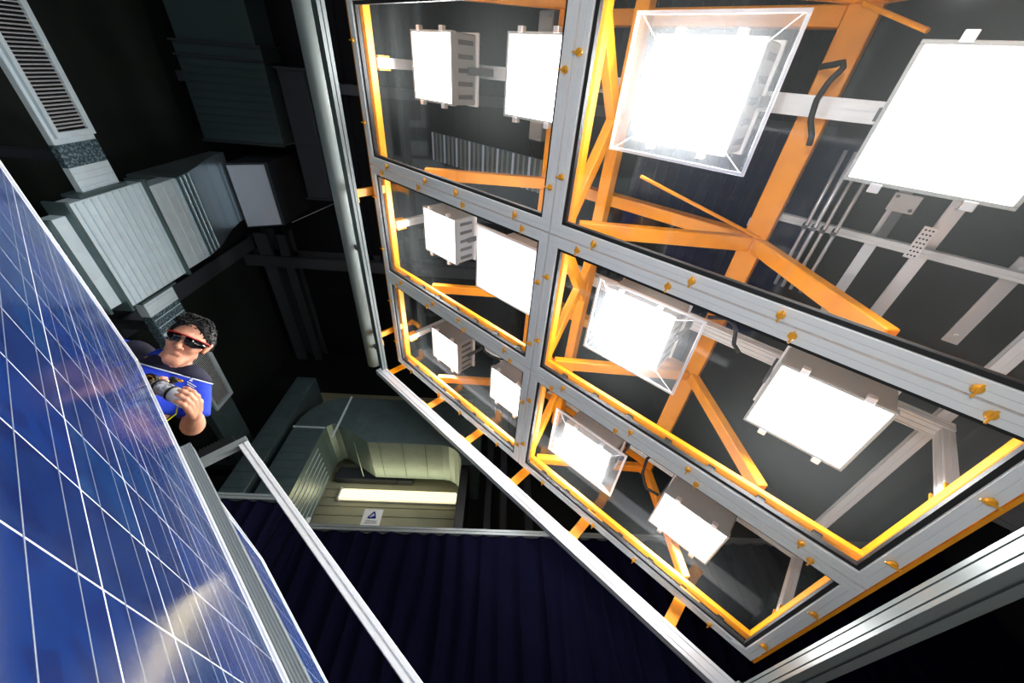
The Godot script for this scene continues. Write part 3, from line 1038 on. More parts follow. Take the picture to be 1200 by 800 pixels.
func gantry() -> void:
	var t := thing("gantry", "yellow welded steel gantry carrying the lamps and glass panes", "gantry", Vector3(P(-0.76, 1.62, -0.31).x, 0, P(-0.76, 1.62, -0.31).z))
	var Y: Material = M.yellow_paint
	var w := 0.033
	for b in COLS:
		var sh := new_shape(t)
		var bc: float = b + {2.829: 0.03, 1.085: -0.022, -0.717: 0.014}[b]
		var bw := 0.036 if b < 0.0 else 0.022
		tbox(sh, bc - bw, bc + bw, 1.60, 1.65, ROWS[0] - w, ROWS[3] + w, 0.004)
		part("grid_bar", sh, Y, t)
	for i in 4:
		for j in 2:
			var sh := new_shape(t)
			var ac: float = ROWS[i] + [0.0, 0.0, -0.008, 0.012][i]
			tbox(sh, COLS[j] + 0.01, COLS[j + 1] - 0.006, 1.60, 1.63, ac - 0.038, ac + 0.021, 0.004)
			part("grid_bar", sh, Y, t)
	# angle bars and clamp plates between bars and panes, coloured for the shade there
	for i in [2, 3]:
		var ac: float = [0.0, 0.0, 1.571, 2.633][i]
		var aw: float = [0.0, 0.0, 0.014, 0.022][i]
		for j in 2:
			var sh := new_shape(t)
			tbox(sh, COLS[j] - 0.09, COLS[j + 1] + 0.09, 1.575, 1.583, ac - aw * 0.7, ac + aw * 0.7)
			part("angle_bar", sh, M.shaded_yellow_paint, t)
			for k in 7:
				var b := lerpf(COLS[j] - 0.2, COLS[j + 1] + 0.2, k / 6.0)
				sh = new_shape(t)
				tbox(sh, b - 0.018, b + 0.018, 1.565, 1.60, ac - aw * 1.3, ac + aw * 1.3)
				part("clamp_plate", sh, M.rubber, t)
	# thin edge strips that show beside and between the panes
	for b in [2.838, 1.085, -0.726]:
		var sh := new_shape(t)
		tbox(sh, b - 0.006, b + 0.006, 1.531 if b == 1.085 else 1.495, 1.54, ROWS[0], ROWS[3])
		part("edge_strip", sh, Y, t)
	for i in [1, 2]:
		var sh := new_shape(t)
		tbox(sh, COLS[0] - 0.01, COLS[2] + 0.01, 1.531, 1.54, ROWS[i] - 0.006, ROWS[i] + 0.006)
		part("edge_strip", sh, Y, t)
	# upper chords
	for q in [[1.72, 0.045], [0.325, 0.055]]:
		var sh := new_shape(t)
		tbox(sh, q[0] - q[1], q[0] + q[1], 2.23, 2.32, ROWS[0] - 0.3, ROWS[3] + 0.1, 0.006)
		part("upper_chord", sh, Y, t)
	for a in [-0.25, 0.64, 1.581, 2.56]:
		var sh := new_shape(t)
		tbox(sh, 1.675, 0.38, 2.235, 2.315, a - 0.035, a + 0.035, 0.006)
		part("cross_chord", sh, Y, t)
	# slanting legs of the trusses
	for a in ROWS:
		for q in [[2.36, 1.655, 1.72, 2.24], [1.02, 1.655, 0.34, 2.24], [-0.27, 1.655, 0.30, 2.24], [1.14, 1.655, 1.70, 2.24]]:
			var sh := new_shape(t)
			sh.bar(P(q[0], q[1], a - 0.01 + (0.04 if a > 2.5 else 0.0)), P(q[2], q[3], a - 0.01 + (0.04 if a > 2.5 else 0.0)), 0.075 * S, 0.05 * S, tilt.y, 0.006)
			part("truss_leg", sh, Y, t)
	# braces in the middle plane
	for q in [[-0.25, 0.60], [0.72, 1.52], [1.65, 2.53]]:
		for r in [[q[1], q[0] + 0.28], [q[0] + 0.06, q[0] + 0.55]]:
			var sh := new_shape(t)
			sh.bar(P(1.085, 1.655, r[0]), P(1.13, 2.06, r[1]), 0.06 * S, 0.05 * S, tilt.x, 0.005)
			part("brace", sh, Y, t)
	var sh := new_shape(t)
	tbox(sh, 1.10, 1.17, 2.03, 2.10, ROWS[0], ROWS[3], 0.006)
	part("middle_chord", sh, Y, t)
	for q in [[0.30, 2.2, 0.60, 0.80, 1.75, 0.36], [0.33, 2.2, -0.28, 0.10, 2.04, -0.19], [1.06, 1.66, 1.55, 0.72, 2.1, 2.1]]:
		sh = new_shape(t)
		sh.tube([P(q[0], q[1], q[2]), P(q[3], q[4], q[5])], 0.008 * S, 8)
		part("tie_rod", sh, Y, t)
	# arms that hold the outer rails
	for a in [0.86, 2.2]:
		sh = new_shape(t)
		tbox(sh, 2.845, 2.865, 1.297, 1.60, a - 0.03, a + 0.03, 0.003)
		tbox(sh, 2.72, 2.845, 1.297, 1.31, a - 0.03, a + 0.03, 0.003)
		part("rail_arm", sh, Y, t)
	for b in [2.75, 2.1, 1.55, 1.0, 0.42, -0.30]:
		sh = new_shape(t)
		tbox(sh, b - 0.035, b + 0.035, 1.295, 1.60, 2.615, 2.625, 0.002)
		part("rail_arm", sh, Y, t)
		sh = new_shape(t)
		tbox(sh, b - 0.035, b + 0.035, 1.297, 1.309, 2.535, 2.615, 0.002)
		part("rail_arm", sh, Y, t)
		sh = new_shape(t)
		tbox(sh, b - 0.09, b + 0.035, 1.57, 1.585, 2.60, 2.66, 0.002)
		part("arm_foot", sh, Y, t)
	# posts down to the floor, and hangers at the high side
	for a in [-0.31]:
		var foot := P(-0.76, 1.62, a)
		sh = new_shape(t)
		sh.box(Vector3(foot.x + 0.06, foot.y / 2.0, foot.z), Vector3(0.1, foot.y, 0.1), Basis(), 0.006)
		part("post", sh, Y, t)


# ---------------------------------------------------------------- outer rails
func rails() -> void:
	var t := thing("tube", "long round grey pipe, leftmost of the uprights beside the glass panes", "pipe", P(2.99, 1.30, 2.62), tilt)
	var sh := new_shape(t, true)
	sh.tube([P(2.99, 1.30, -0.9), P(2.99, 1.30, 2.62)], 0.066 * S, 24)
	part("pipe", sh, M.grey_tube, t)
	sh = new_shape(t, true)
	sh.tube([P(2.99, 1.30, 2.62), P(2.99, 1.30, 2.645)], 0.035 * S, 16)
	part("end_cap", sh, M.brass, t)
	for a in [-0.5, 1.3, 2.35]:
		sh = new_shape(t)
		tbox(sh, 2.771, 2.94, 1.295, 1.31, a - 0.02, a + 0.02)
		part("bracket", sh, M.grey_plate, t)
	t = thing("slotted_rail", "slim slotted aluminium rail next to the round grey pipe", "rail", P(2.735, 1.27, 2.50), tilt)
	sh = new_shape(t)
	sh.prism(slotted(0.066 * S, 0.05 * S, 2, 1), P(2.735, 1.27, -0.9), P(2.735, 1.27, 2.50), tilt.x, tilt.y)
	part("profile", sh, M.dull_aluminium, t)
	t = thing("slotted_rail", "bright slotted aluminium rail running diagonally below the lower glass panes", "rail", P(2.77, 1.25, 2.545), tilt)
	sh = new_shape(t)
	sh.prism(slotted(0.055 * S, 0.09 * S, 1, 2), P(2.77, 1.25, 2.545), P(-0.668, 1.25, 2.545), tilt.z, tilt.y)
	part("profile", sh, M.bright_aluminium, t)
	t = thing("slotted_rail", "broad slotted aluminium rail in the lower right corner", "rail", P(-0.70, 1.25, 2.65), tilt)
	sh = new_shape(t)
	sh.prism(slotted(0.06 * S, 0.11 * S, 1, 2, 0.012, 0.012), P(-0.705, 1.24, 2.66), P(-0.705, 1.24, -0.9), tilt.x, tilt.y)
	part("profile", sh, M.dull_aluminium, t)
	sh = new_shape(t)
	tbox(sh, -0.668, -0.65, 1.20, 1.28, 2.45, 2.512, 0.002)
	part("corner_bracket", sh, M.dull_aluminium, t)


# ---------------------------------------------------------------- bench with the solar panels
func bench() -> void:
	solar_panel("blue solar panel nearest the camera, filling the lower left corner", -1.0, 5.0, -1.0, 11.0, M.panel_glass)
	solar_panel("narrow strip of a second blue solar panel behind the grooved clamp rail", 5.6, 11.6, -1.0, 7.0, M.matt_panel_glass)
	# clamp rail between the panels
	var x := Vector3(0.73695, -0.67582, -0.01336)
	var y := Vector3(0.67586, 0.73703, -0.00218)
	var z := Vector3(0.01132, -0.00742, 0.99991)
	var c := 0.11 * S
	var o := EYE + Vector3(-0.27195, 0.10725, -0.32242) * S
	var at := func(u: float, v: float, h: float) -> Vector3: return o - x * (c * v) - z * (c * u) + y * h
	var t := thing("clamp_rail", "grooved aluminium clamp rail between the two solar panels", "rail", at.call(5.3, -1.0, 0.0), Basis(x, y, z).orthonormalized())
	var poly := PackedVector2Array()
	var w := 0.045
	var h := 0.034
	poly.append(Vector2(-w / 2, 0))
	for i in 5:
		var yy := h * (i + 0.5) / 5.0
		poly.append_array([Vector2(-w / 2, yy - 0.0012), Vector2(-w / 2 + 0.0015, yy), Vector2(-w / 2, yy + 0.0012)])
	poly.append_array([Vector2(-w / 2, h), Vector2(-0.006, h), Vector2(-0.006, h - 0.006), Vector2(0.006, h - 0.006), Vector2(0.006, h), Vector2(w / 2, h), Vector2(w / 2, 0)])
	var sh := new_shape(t)
	sh.prism(poly, at.call(5.3, -1.0, 0.006), at.call(5.3, 6.85, 0.006), -z, y)
	part("profile", sh, M.rail_aluminium, t)
	# bench frame
	t = thing("bench_frame", "aluminium bench frame with a slotted side profile rising beside the second solar panel", "bench frame", Vector3(-1.0, 0, -1.4))
	sh = new_shape(t)
	var pa := P(1.895, 0.003, 1.79)
	var pb := P(0.2, 0.092, 1.79)
	sh.prism(slotted(0.04 * S, 0.045 * S, 1, 1, 0.012, 0.010), pa, pb, tilt.z, tilt.y)
	part("side_profile", sh, M.aluminium, t)
	sh = new_shape(t)
	tbox(sh, 1.93, 1.885, -0.28, 0.03, 1.77, 1.81, 0.003)
	part("end_post", sh, M.rail_aluminium, t)
	sh = new_shape(t)
	tbox(sh, 1.99, 1.94, -0.28, -0.02, 1.775, 1.80, 0.002)
	part("rack", sh, M.black, t)
	for k in 14:
		sh = new_shape(t)
		tbox(sh, 2.005, 1.99, -0.26 + 0.017 * k, -0.252 + 0.017 * k, 1.78, 1.795)
		part("rack_tooth", sh, M.black, t)
	for b in [0.35, 1.1]:
		sh = new_shape(t)
		sh.prism(slotted(0.05, 0.05, 1, 1), P(b, -0.245, -0.6), P(b, -0.245, 1.82), tilt.x, tilt.y)
		part("cross_profile", sh, M.rail_aluminium, t)
	bench_feet(t)
	for b in [0.35, 1.1]:
		for a in [-0.5, 1.79]:
			var p := P(b, -0.26, a)
			sh = new_shape(t)
			sh.box(Vector3(p.x, p.y / 2.0, p.z), Vector3(0.05, p.y, 0.05), Basis(), 0.003)
			part("leg", sh, M.rail_aluminium, t)


func bench_feet(t: Node3D) -> void:
	for q in [[0.35, -0.2, -0.135], [0.35, 0.7, -0.135], [0.35, 1.2, -0.138], [1.1, -0.2, -0.148], [1.1, 0.7, -0.148]]:
		var sh := new_shape(t)
		tbox(sh, q[0] - 0.02, q[0] + 0.02, -0.229, q[2], q[1] - 0.02, q[1] + 0.02, 0.002)
		part("panel_support", sh, M.rail_aluminium, t)
	var p := P(0.24, 0.055, 1.79)
	var sh := new_shape(t)
	sh.box(Vector3(p.x, p.y / 2.0, p.z), Vector3(0.045, p.y, 0.045), Basis(), 0.003)
	part("leg", sh, M.rail_aluminium, t)


func panes() -> void:
	var where := [["upper left", "upper right"], ["middle left", "middle right"], ["lower left", "lower right"]]
	for i in 3:
		for j in 2:
			glazed_frame("%s of the six clear glass panes in aluminium frames" % where[i][j], COLS[j], COLS[j + 1], ROWS[i], ROWS[i + 1])


func lamps() -> void:
	var bs := [2.42, 1.54, 0.70, -0.12]
	var aa := [0.04, 1.16, 2.37]
	var shift := [[0.0, 0.0, 0.0, 0.0], [0.0, 0.03, -0.06, -0.145], [0.0, 0.0, 0.0, 0.0]]
	var rows := ["top", "middle", "bottom"]
	var pos := ["far left", "second from left", "third from left", "far right"]
	for i in 3:
		for j in 4:
			flood_lamp("glowing white square flood lamp, %s in the %s row of four" % [pos[j], rows[i]], bs[j] + shift[i][j], aa[i] - (0.03 if i == 2 and j == 1 else 0.0))
	filter_plate("large clear filter plate with a silver frame in front of the top row's third lamp", 0.67, 0.03, 1.70, M.plate_glass, 0.70, 0.04)
	filter_plate("clear filter plate in front of the middle row's third lamp", 0.57, 1.12, 1.70, M.plate_glass, 0.64, 1.16)
	filter_plate("clear filter plate in front of the bottom row's third lamp", 0.665, 2.235, 1.70, M.plate_glass, 0.70, 2.37)
	filter_plate("frosted glowing filter plate in front of the middle row's second lamp", 1.565, 1.12, 1.70, M.frosted, 1.57, 1.16)


# ---------------------------------------------------------------- metalwork behind the lamps
func rear_metal() -> void:
	var rows := ["top", "middle", "bottom"]
	for i in 3:
		var a: float = [0.04, 1.16, 2.37][i]
		var t := thing("lamp_rail", "slotted aluminium rail that carries the %s row of lamps" % rows[i], "rail", P(1.0, 2.14, a), tilt)
		var sh := new_shape(t)
		sh.prism(slotted(0.075 * S, 0.06 * S, 3, 2), P(2.86, 2.172, a), P(-0.74, 2.172, a), tilt.z, tilt.y)
		part("profile", sh, M.aluminium, t)
		for b in [2.84, -0.72]:
			sh = new_shape(t)
			sh.prism(slotted(0.06 * S, 0.045 * S, 2, 1), P(b, 1.656, a), P(b, 2.14, a), tilt.z, tilt.x)
			part("end_post", sh, M.aluminium, t)
			for s in [-1, 1]:
				sh = new_shape(t)
				tbox(sh, b - 0.03, b + 0.03, 1.655, 1.74, a + s * 0.032, a + s * 0.042, 0.001)
				part("bracket", sh, M.yellow_paint, t)
	var t := thing("side_rail", "slotted aluminium rail joining the lamp rails along the right edge", "rail", P(-0.70, 2.22, 2.3), tilt)
	var sh := new_shape(t)
	sh.prism(slotted(0.05 * S, 0.05 * S, 1, 1), P(-0.70, 2.228, 0.0), P(-0.70, 2.228, 2.42), tilt.x, tilt.y)
	part("profile", sh, M.aluminium, t)
	t = thing("side_rail", "slender aluminium rail behind the far right lamps of the top and middle rows", "rail", P(-0.3, 2.6, 0.57), tilt)
	sh = new_shape(t)
	sh.prism(slotted(0.04 * S, 0.04 * S, 1, 1), P(0.40, 2.6, 0.565), P(-1.6, 2.6, 0.575), tilt.z, tilt.y)
	part("profile", sh, M.aluminium, t)
	for q in [[0.38, 2.342], [-0.765, 2.27]]:
		sh = new_shape(t)
		tbox(sh, q[0] - 0.02, q[0] + 0.02, q[1] - 0.02, 2.59, 0.55, 0.59)
		part("stand", sh, M.aluminium, t)
	var strips := [[-0.29, -0.35, 0.30, 1.0, 2.64, "bright flat aluminium strip crossing the slender rail, left of three"], [-0.10, -0.15, 0.30, 1.05, 2.64, "dull flat aluminium strip crossing the slender rail, nearest the yellow chord"], [-0.60, -0.66, 0.50, 0.95, 2.64, "wide flat aluminium strip at the right end of the slender rail"]]
	for q in strips:
		var f := thing("metal_strip", q[5], "metal strip", P(q[0], q[4], q[2]), tilt)
		sh = new_shape(f)
		tbox(sh, q[0], q[1], q[4], q[4] + 0.012, q[2], q[3], 0.001)
		part("strip", sh, M.bright_aluminium, f)
		for k in [0.1, 0.9]:
			sh = new_shape(f)
			sh.lathe([Vector2(0, -0.008), Vector2(0.011, -0.006), Vector2(0.012, 0.0)], P((q[0] + q[1]) / 2, q[4], lerpf(q[2], q[3], k)), tilt.y, 8)
			part("screw", sh, M.aluminium, f)
	for k in 4:
		var b: float = [0.17, 0.13, 0.09, 0.04][k]
		var f := thing("conduit", ["leftmost", "second", "third", "rightmost"][k] + " of four thin silver conduits running beside the wide yellow chord", "conduit", P(b, 2.5, 0.3), tilt, "thin silver conduits")
		sh = new_shape(f, true)
		sh.tube([P(b, 2.5, 0.2), P(b - 0.01, 2.5, 0.9)], 0.009 * S, 8)
		part("pipe", sh, M.bright_aluminium, f)
		sh = new_shape(f)
		tbox(sh, b - 0.012, b + 0.012, 2.49, 2.578, 0.555, 0.575)
		part("clip", sh, M.grey_plate, f)
	# black cables
	var cables := [["black cable looping over the wide yellow chord in the top row", [P(0.27, 2.09, 0.17), P(0.274, 2.085, 0.138), P(0.305, 2.08, 0.082), P(0.316, 2.08, 0.017), P(0.304, 2.08, -0.045), P(0.281, 2.085, -0.085), P(0.290, 2.09, -0.103), P(0.318, 2.10, -0.095), P(0.36, 2.15, -0.09), P(0.37, 2.20, -0.09)]], ["black cable hanging from the middle lamp rail beside the yellow chord", [P(0.34, 2.09, 1.05), P(0.308, 2.08, 1.032), P(0.25, 2.08, 1.01), P(0.205, 2.08, 1.03), P(0.183, 2.08, 1.07), P(0.165, 2.07, 1.13), P(0.12, 2.06, 1.16)]], ["black cable hanging by the bottom row's far right lamp", [P(0.27, 2.10, 2.22), P(0.31, 2.06, 2.3), P(0.29, 2.02, 2.42), P(0.22, 2.0, 2.52), P(0.12, 2.0, 2.5)]], ["black cable drooping behind the bottom row's far left lamp", [P(2.2, 2.1, 2.2), P(2.05, 2.0, 2.26), P(1.9, 2.02, 2.27), P(1.7, 2.1, 2.25)]]]
	for q in cables:
		var f := thing("power_cable", q[0], "cable", q[1][0])
		sh = new_shape(f, true)
		var curve := Curve3D.new()
		var pts: Array = q[1]
		for i in pts.size():
			var d: Vector3 = (pts[mini(i + 1, pts.size() - 1)] - pts[maxi(i - 1, 0)]) / 6.0
			curve.add_point(pts[i], -d, d)
		var path := []
		for i in 25:
			path.append(curve.sample_baked(curve.get_baked_length() * i / 24.0))
		sh.tube(path, 0.011 * S, 8)
		part("cable", sh, M.rubber, f)
	# ventilation boxes and a sheet drawn for a reflection, up behind the panes
	var boxes := [["sheet_box", "pale grey metal box between the top row's first and second lamps", 2.02, 1.90, 2.35, 2.9, -0.3, 0.42, "lamp_body"], ["sheet_box", "grey equipment box beyond the middle right pane", -0.9, -1.15, 2.2, 2.5, 1.0, 1.5, "grey_plate"]]
	for q in boxes:
		var f := thing(q[0], q[1], "metal box", P((q[2] + q[3]) / 2, q[4], (q[6] + q[7]) / 2), tilt)
		sh = new_shape(f)
		tbox(sh, q[2], q[3], q[4], q[5], q[6], q[7], 0.01)
		part("box", sh, M[q[8]], f)
		for k in 6:
			var aa := lerpf(q[6] + 0.03, q[7] - 0.03, k / 5.0)
			sh = new_shape(f)
			tbox(sh, q[2] - 0.02, q[3] + 0.02, q[4] - 0.006, q[4], aa - 0.006, aa + 0.006)
			part("bead", sh, M[q[8]], f)
	var f := thing("reflection_sheet", "added pale ribbed sheet standing for a reflection in the top left glass pane", "metal sheet", P(3.2, 3.0, 0.85), tilt)  # added sheet, in place of a reflection in the glass
	sh = new_shape(f)
	tbox(sh, 4.1, 2.35, 3.0, 3.012, 0.68, 0.98)
	part("sheet", sh, M.dull_zinc, f)
	for k in 24:
		var b := lerpf(4.07, 2.38, k / 23.0)
		sh = new_shape(f)
		tbox(sh, b - 0.012, b + 0.012, 2.985, 3.0, 0.68, 0.98, 0.004)
		part("rib", sh, M.lamp_body if k % 3 else M.reflection_white, f)
	for b in [4.0, 2.45]:
		var p := P(b, 3.012, 0.83)
		sh = new_shape(f, true)
		sh.tube([p, Vector3(p.x, Q(0, 6.56, 0).y, p.z)], 0.008, 6)
		part("hanger", sh, M.dark_steel, f)
	f = thing("junction_plate", "small pale junction plate below the top row's far right lamp", "plate", P(-0.14, 2.57, 0.38), tilt)
	sh = new_shape(f)
	tbox(sh, -0.09, -0.19, 2.575, 2.59, 0.34, 0.42, 0.002)
	part("plate", sh, M.white_plastic, f)
	for q in [[-0.105, 0.355], [-0.175, 0.405]]:
		sh = new_shape(f)
		sh.lathe([Vector2(0, -0.008), Vector2(0.010, -0.006), Vector2(0.011, 0.0)], P(q[0], 2.575, q[1]), tilt.y, 8)
		part("screw", sh, M.grey_plate, f)
	sh = new_shape(f)
	tbox(sh, -0.12, -0.16, 2.59, 2.60, 0.38, 0.548, 0.002)
	part("arm", sh, M.grey_plate, f)
	f = thing("perforated_bracket", "short perforated silver bracket on the slender rail", "bracket", P(-0.28, 2.56, 0.50), tilt)
	sh = new_shape(f)
	tbox(sh, -0.255, -0.305, 2.562, 2.57, 0.45, 0.60, 0.001)
	part("strip", sh, M.bright_aluminium, f)
	for i in 7:
		for j in 3:
			sh = new_shape(f)
			sh.lathe([Vector2(0, -0.002), Vector2(0.006, -0.002), Vector2(0.006, 0.0)], P(-0.267 - 0.013 * j, 2.562, 0.465 + 0.02 * i), tilt.y, 8)
			part("hole", sh, M.black, f)


# ---------------------------------------------------------------- ducts on the left wall
func beads(t: Node3D, axis: int, n: int, x0: float, x1: float, y0: float, y1: float, z0: float, z1: float, m: Material, thick := 0.012) -> void:
	# proud beads on a face: the box shrunk to a thin line at n places along the axis
	for k in n:
		var f := (k + 0.5) / n
		var sh := new_shape(t)
		var r := [x0, x1, y0, y1, z0, z1]
		var c: float = lerpf(r[axis * 2], r[axis * 2 + 1], f)
		r[axis * 2] = c - thick / 2
		r[axis * 2 + 1] = c + thick / 2
		rbox(sh, r[0], r[1], r[2], r[3], r[4], r[5], 0.002)
		part("bead", sh, m, t)


func air_grille(label: String, z0: float, z1: float, n: int, wide: float, turn: float) -> void:
	var x := -3.2
	var t := thing("air_grille", label, "air grille", Q(x, 3.53, (z0 + z1) / 2))
	var m: Material = M.galvanised
	for q in [[3.575, 3.605, z0, z1], [3.835, 3.875, z0, z1], [3.605, 3.835, z0, z0 - 0.06], [3.605, 3.835, z1 + 0.04, z1]]:
		var sh := new_shape(t)
		rbox(sh, x + 0.001, x + 0.03, q[0], q[1], q[2], q[3], 0.004)
		part("frame", sh, m, t)
	var sh := new_shape(t)
	rbox(sh, x + 0.001, x + 0.005, 3.6, 3.84, z0 - 0.05, z1 + 0.03)
	part("dark_opening", sh, M.black, t)
	var sl := Shape.new(Transform3D())
	sl.box(Vector3.ZERO, Vector3(wide, 0.23 * S, 0.004), Basis(Vector3.UP, turn), 0.001)
	var mesh := sl.mesh()
	for k in n:
		var z := lerpf(z0 - 0.07, z1 + 0.05, (k + 0.5) / n)
		share("slat", mesh, M.aluminium, t, Transform3D(Basis(), Q(x + 0.017, 3.72, z) - t.position))


func ducts_left() -> void:
	var G: Material = M.galvanised
	var t := thing("air_duct", "near length of the galvanised wall duct, with the long grille", "duct", Q(-3.5, 3.52, 0.5))
	var sh := new_shape(t)
	rbox(sh, -3.25, -3.2, 3.555, 3.88, 1.6, -0.68, 0.006)
	part("sheet", sh, G, t)
	sh = new_shape(t)
	rbox(sh, -3.25, -3.2, 3.555, 3.88, -0.68, -0.83, 0.003)
	part("spotted_sheet", sh, M.spotted_zinc, t)
	sh = new_shape(t)
	rbox(sh, -3.25, -3.2, 3.555, 3.88, -0.83, -1.0, 0.003)
	part("end_sheet", sh, G, t)
	beads(t, 2, 3, -3.2, -3.194, 3.56, 3.87, -0.85, -0.99, G, 0.006)
	sh = new_shape(t)
	rbox(sh, -3.31, -3.17, 3.49, 3.91, -1.0, -1.025, 0.003)
	part("flange", sh, M.dull_zinc, t)
	for z in [1.4, 0.2, -0.75]:
		sh = new_shape(t)
		rbox(sh, -4.2, -3.29, 3.66, 3.74, z, z - 0.06)
		part("wall_bracket", sh, M.dark_steel, t)
	air_grille("long air grille with thin slats on the near length of wall duct", 0.9, -0.64, 62, 0.020, 0.5)
	# junction box
	t = thing("air_duct", "bright ribbed galvanised junction box in the middle of the wall duct", "duct", Q(-3.5, 3.35, -1.46))
	sh = new_shape(t)
	rbox(sh, -3.29, -3.16, 3.36, 4.03, -1.03, -1.90, 0.006)
	part("sheet", sh, G, t)
	beads(t, 1, 10, -3.16, -3.145, 3.38, 4.02, -1.04, -1.89, G, 0.012)
	for y in [3.34, 4.04]:
		sh = new_shape(t)
		rbox(sh, -3.30, -3.13, y - 0.012, y + 0.012, -1.01, -1.92, 0.002)
		part("flange", sh, M.dull_zinc, t)
	# down duct
	t = thing("air_duct", "galvanised drop duct below the ribbed junction box", "duct", Q(-3.5, 0.4414, -1.46))
	sh = new_shape(t)
	rbox(sh, -3.29, -3.18, 3.20, 3.328, -1.10, -1.84, 0.006)
	part("collar", sh, G, t)
	sh = new_shape(t)
	rbox(sh, -3.30, -3.15, 3.175, 3.20, -1.09, -1.86, 0.003)
	part("flange", sh, M.dull_zinc, t)
	sh = new_shape(t)
	rbox(sh, -3.29, -3.18, 0.4414, 3.175, -1.12, -1.82, 0.006)
	part("sheet", sh, G, t)
	beads(t, 2, 8, -3.18, -3.17, 2.2, 3.17, -1.13, -1.81, G, 0.008)
	# far length
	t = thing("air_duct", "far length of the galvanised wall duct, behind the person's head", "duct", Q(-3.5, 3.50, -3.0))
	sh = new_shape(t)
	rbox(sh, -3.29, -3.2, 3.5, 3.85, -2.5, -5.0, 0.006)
	part("sheet", sh, M.dull_zinc, t)
	sh = new_shape(t)
	rbox(sh, -3.29, -3.2, 3.5, 3.85, -1.945, -2.10, 0.003)
	part("near_sheet", sh, G, t)
	sh = new_shape(t)
	rbox(sh, -3.29, -3.2, 3.5, 3.85, -2.10, -2.5, 0.003)
	part("spotted_sheet", sh, M.spotted_zinc, t)
	sh = new_shape(t)
	rbox(sh, -3.31, -3.17, 3.47, 3.88, -1.925, -1.945, 0.003)
	part("flange", sh, M.dull_zinc, t)
	beads(t, 2, 7, -3.2, -3.192, 3.51, 3.84, -1.95, -2.5, G, 0.006)
	for z in [-2.3, -3.6, -4.6]:
		sh = new_shape(t)
		rbox(sh, -4.2, -3.29, 3.64, 3.72, z, z - 0.06)
		part("wall_bracket", sh, M.dark_steel, t)
	air_grille("short air grille with fine slats beside the person's shoulder", -2.6, -3.44, 34, 0.009, 0.9)
	# riser above the junction box: a bright flat sheet that curves away into the dark
	t = thing("air_duct", "riser duct curving up and away above the ribbed junction box", "duct", Q(-3.6, 4.06, -1.46))
	var prof := [Vector2(-3.15, 4.385), Vector2(-3.15, 4.39), Vector2(-3.19, 4.62), Vector2(-3.27, 4.88), Vector2(-3.37, 5.15), Vector2(-3.44, 5.45), Vector2(-3.44, 5.6), Vector2(-3.6, 5.6), Vector2(-3.6, 4.385)]
	var poly := PackedVector2Array()
	for q in prof:
		poly.append(Vector2(q.x, q.y - 0.62) * S)
	sh = new_shape(t)
	sh.prism(poly, EYE + Vector3(0, 0, -1.08 * S), EYE + Vector3(0, 0, -1.88 * S), Vector3.RIGHT, Vector3.UP)
	part("sheet", sh, M.mirror_zinc, t)
	sh = new_shape(t)
	rbox(sh, -3.3, -3.155, 4.052, 4.385, -1.08, -1.88, 0.004)
	part("front_sheet", sh, G, t)
	beads(t, 1, 3, -3.155, -3.148, 4.07, 4.37, -1.09, -1.87, G, 0.008)
	for k in 4:
		var a: Vector2 = prof[1].lerp(prof[2], k / 3.0)
		sh = new_shape(t)
		rbox(sh, a.x - 0.01, a.x + 0.012, a.y - 0.006, a.y + 0.006, -1.09, -1.87)
		part("bead", sh, M.mirror_zinc, t)
	t = thing("air_duct", "short duct end with its bright reflection coloured white, turned downwards between the riser and the dark overhead duct", "duct", Q(-3.2, 6.3, -1.55))
	poly = PackedVector2Array()
	for q in [Vector2(-3.43, 5.53), Vector2(-3.02, 5.72), Vector2(-3.02, 6.5), Vector2(-3.43, 6.5)]:
		poly.append(Vector2(q.x, q.y - 0.62) * S)
	sh = new_shape(t)
	sh.prism(poly, EYE + Vector3(0, 0, -1.19 * S), EYE + Vector3(0, 0, -1.99 * S), Vector3.RIGHT, Vector3.UP)
	part("sheet", sh, M.dark_steel, t)
	poly = PackedVector2Array()
	for q in [Vector2(-3.41, 5.534), Vector2(-3.05, 5.70), Vector2(-3.05, 5.69), Vector2(-3.41, 5.524)]:
		poly.append(Vector2(q.x, q.y - 0.62) * S)
	sh = new_shape(t)
	sh.prism(poly, EYE + Vector3(0, 0, -1.21 * S), EYE + Vector3(0, 0, -1.97 * S), Vector3.RIGHT, Vector3.UP)
	part("lit_facing_sheet", sh, M.reflection_white, t)  # bright reflection on the metal, put into a white facing
	for k in 5:
		var f := (k + 0.5) / 5.0
		var a := Vector2(-3.43, 5.53).lerp(Vector2(-3.02, 5.72), f)
		sh = new_shape(t)
		rbox(sh, a.x - 0.004, a.x + 0.004, a.y - 0.008, a.y + 0.004, -1.20, -1.98)
		part("bead", sh, M.grey_plate, t)
	# dark duct under the roof
	t = thing("air_duct", "large dark overhead duct under the roof at upper left", "duct", Q(-3.2, 6.6, 0.2))
	sh = new_shape(t)
	rbox(sh, -3.72, -2.86, 5.9, 6.33, 2.2, -0.02, 0.008)
	part("sheet", sh, M.dark_zinc, t)
	poly = PackedVector2Array()
	for q in [Vector2(-0.02, 5.9), Vector2(-0.16, 5.9), Vector2(-1.02, 5.84), Vector2(-1.02, 6.3), Vector2(-0.02, 6.3)]:
		poly.append(Vector2(q.x, q.y - 0.62) * S)
	sh = new_shape(t)
	sh.prism(poly, EYE + Vector3(-3.78 * S, 0, 0), EYE + Vector3(-2.82 * S, 0, 0), Vector3.BACK, Vector3.UP)
	part("far_sheet", sh, M.dark_zinc, t)
	for z in [-0.02, -0.15, -1.0]:
		sh = new_shape(t)
		rbox(sh, -3.80, -2.80, 5.82 if z == -1.0 else 5.87, 6.33, z - 0.012, z + 0.012, 0.002)
		part("flange", sh, M.dark_steel, t)
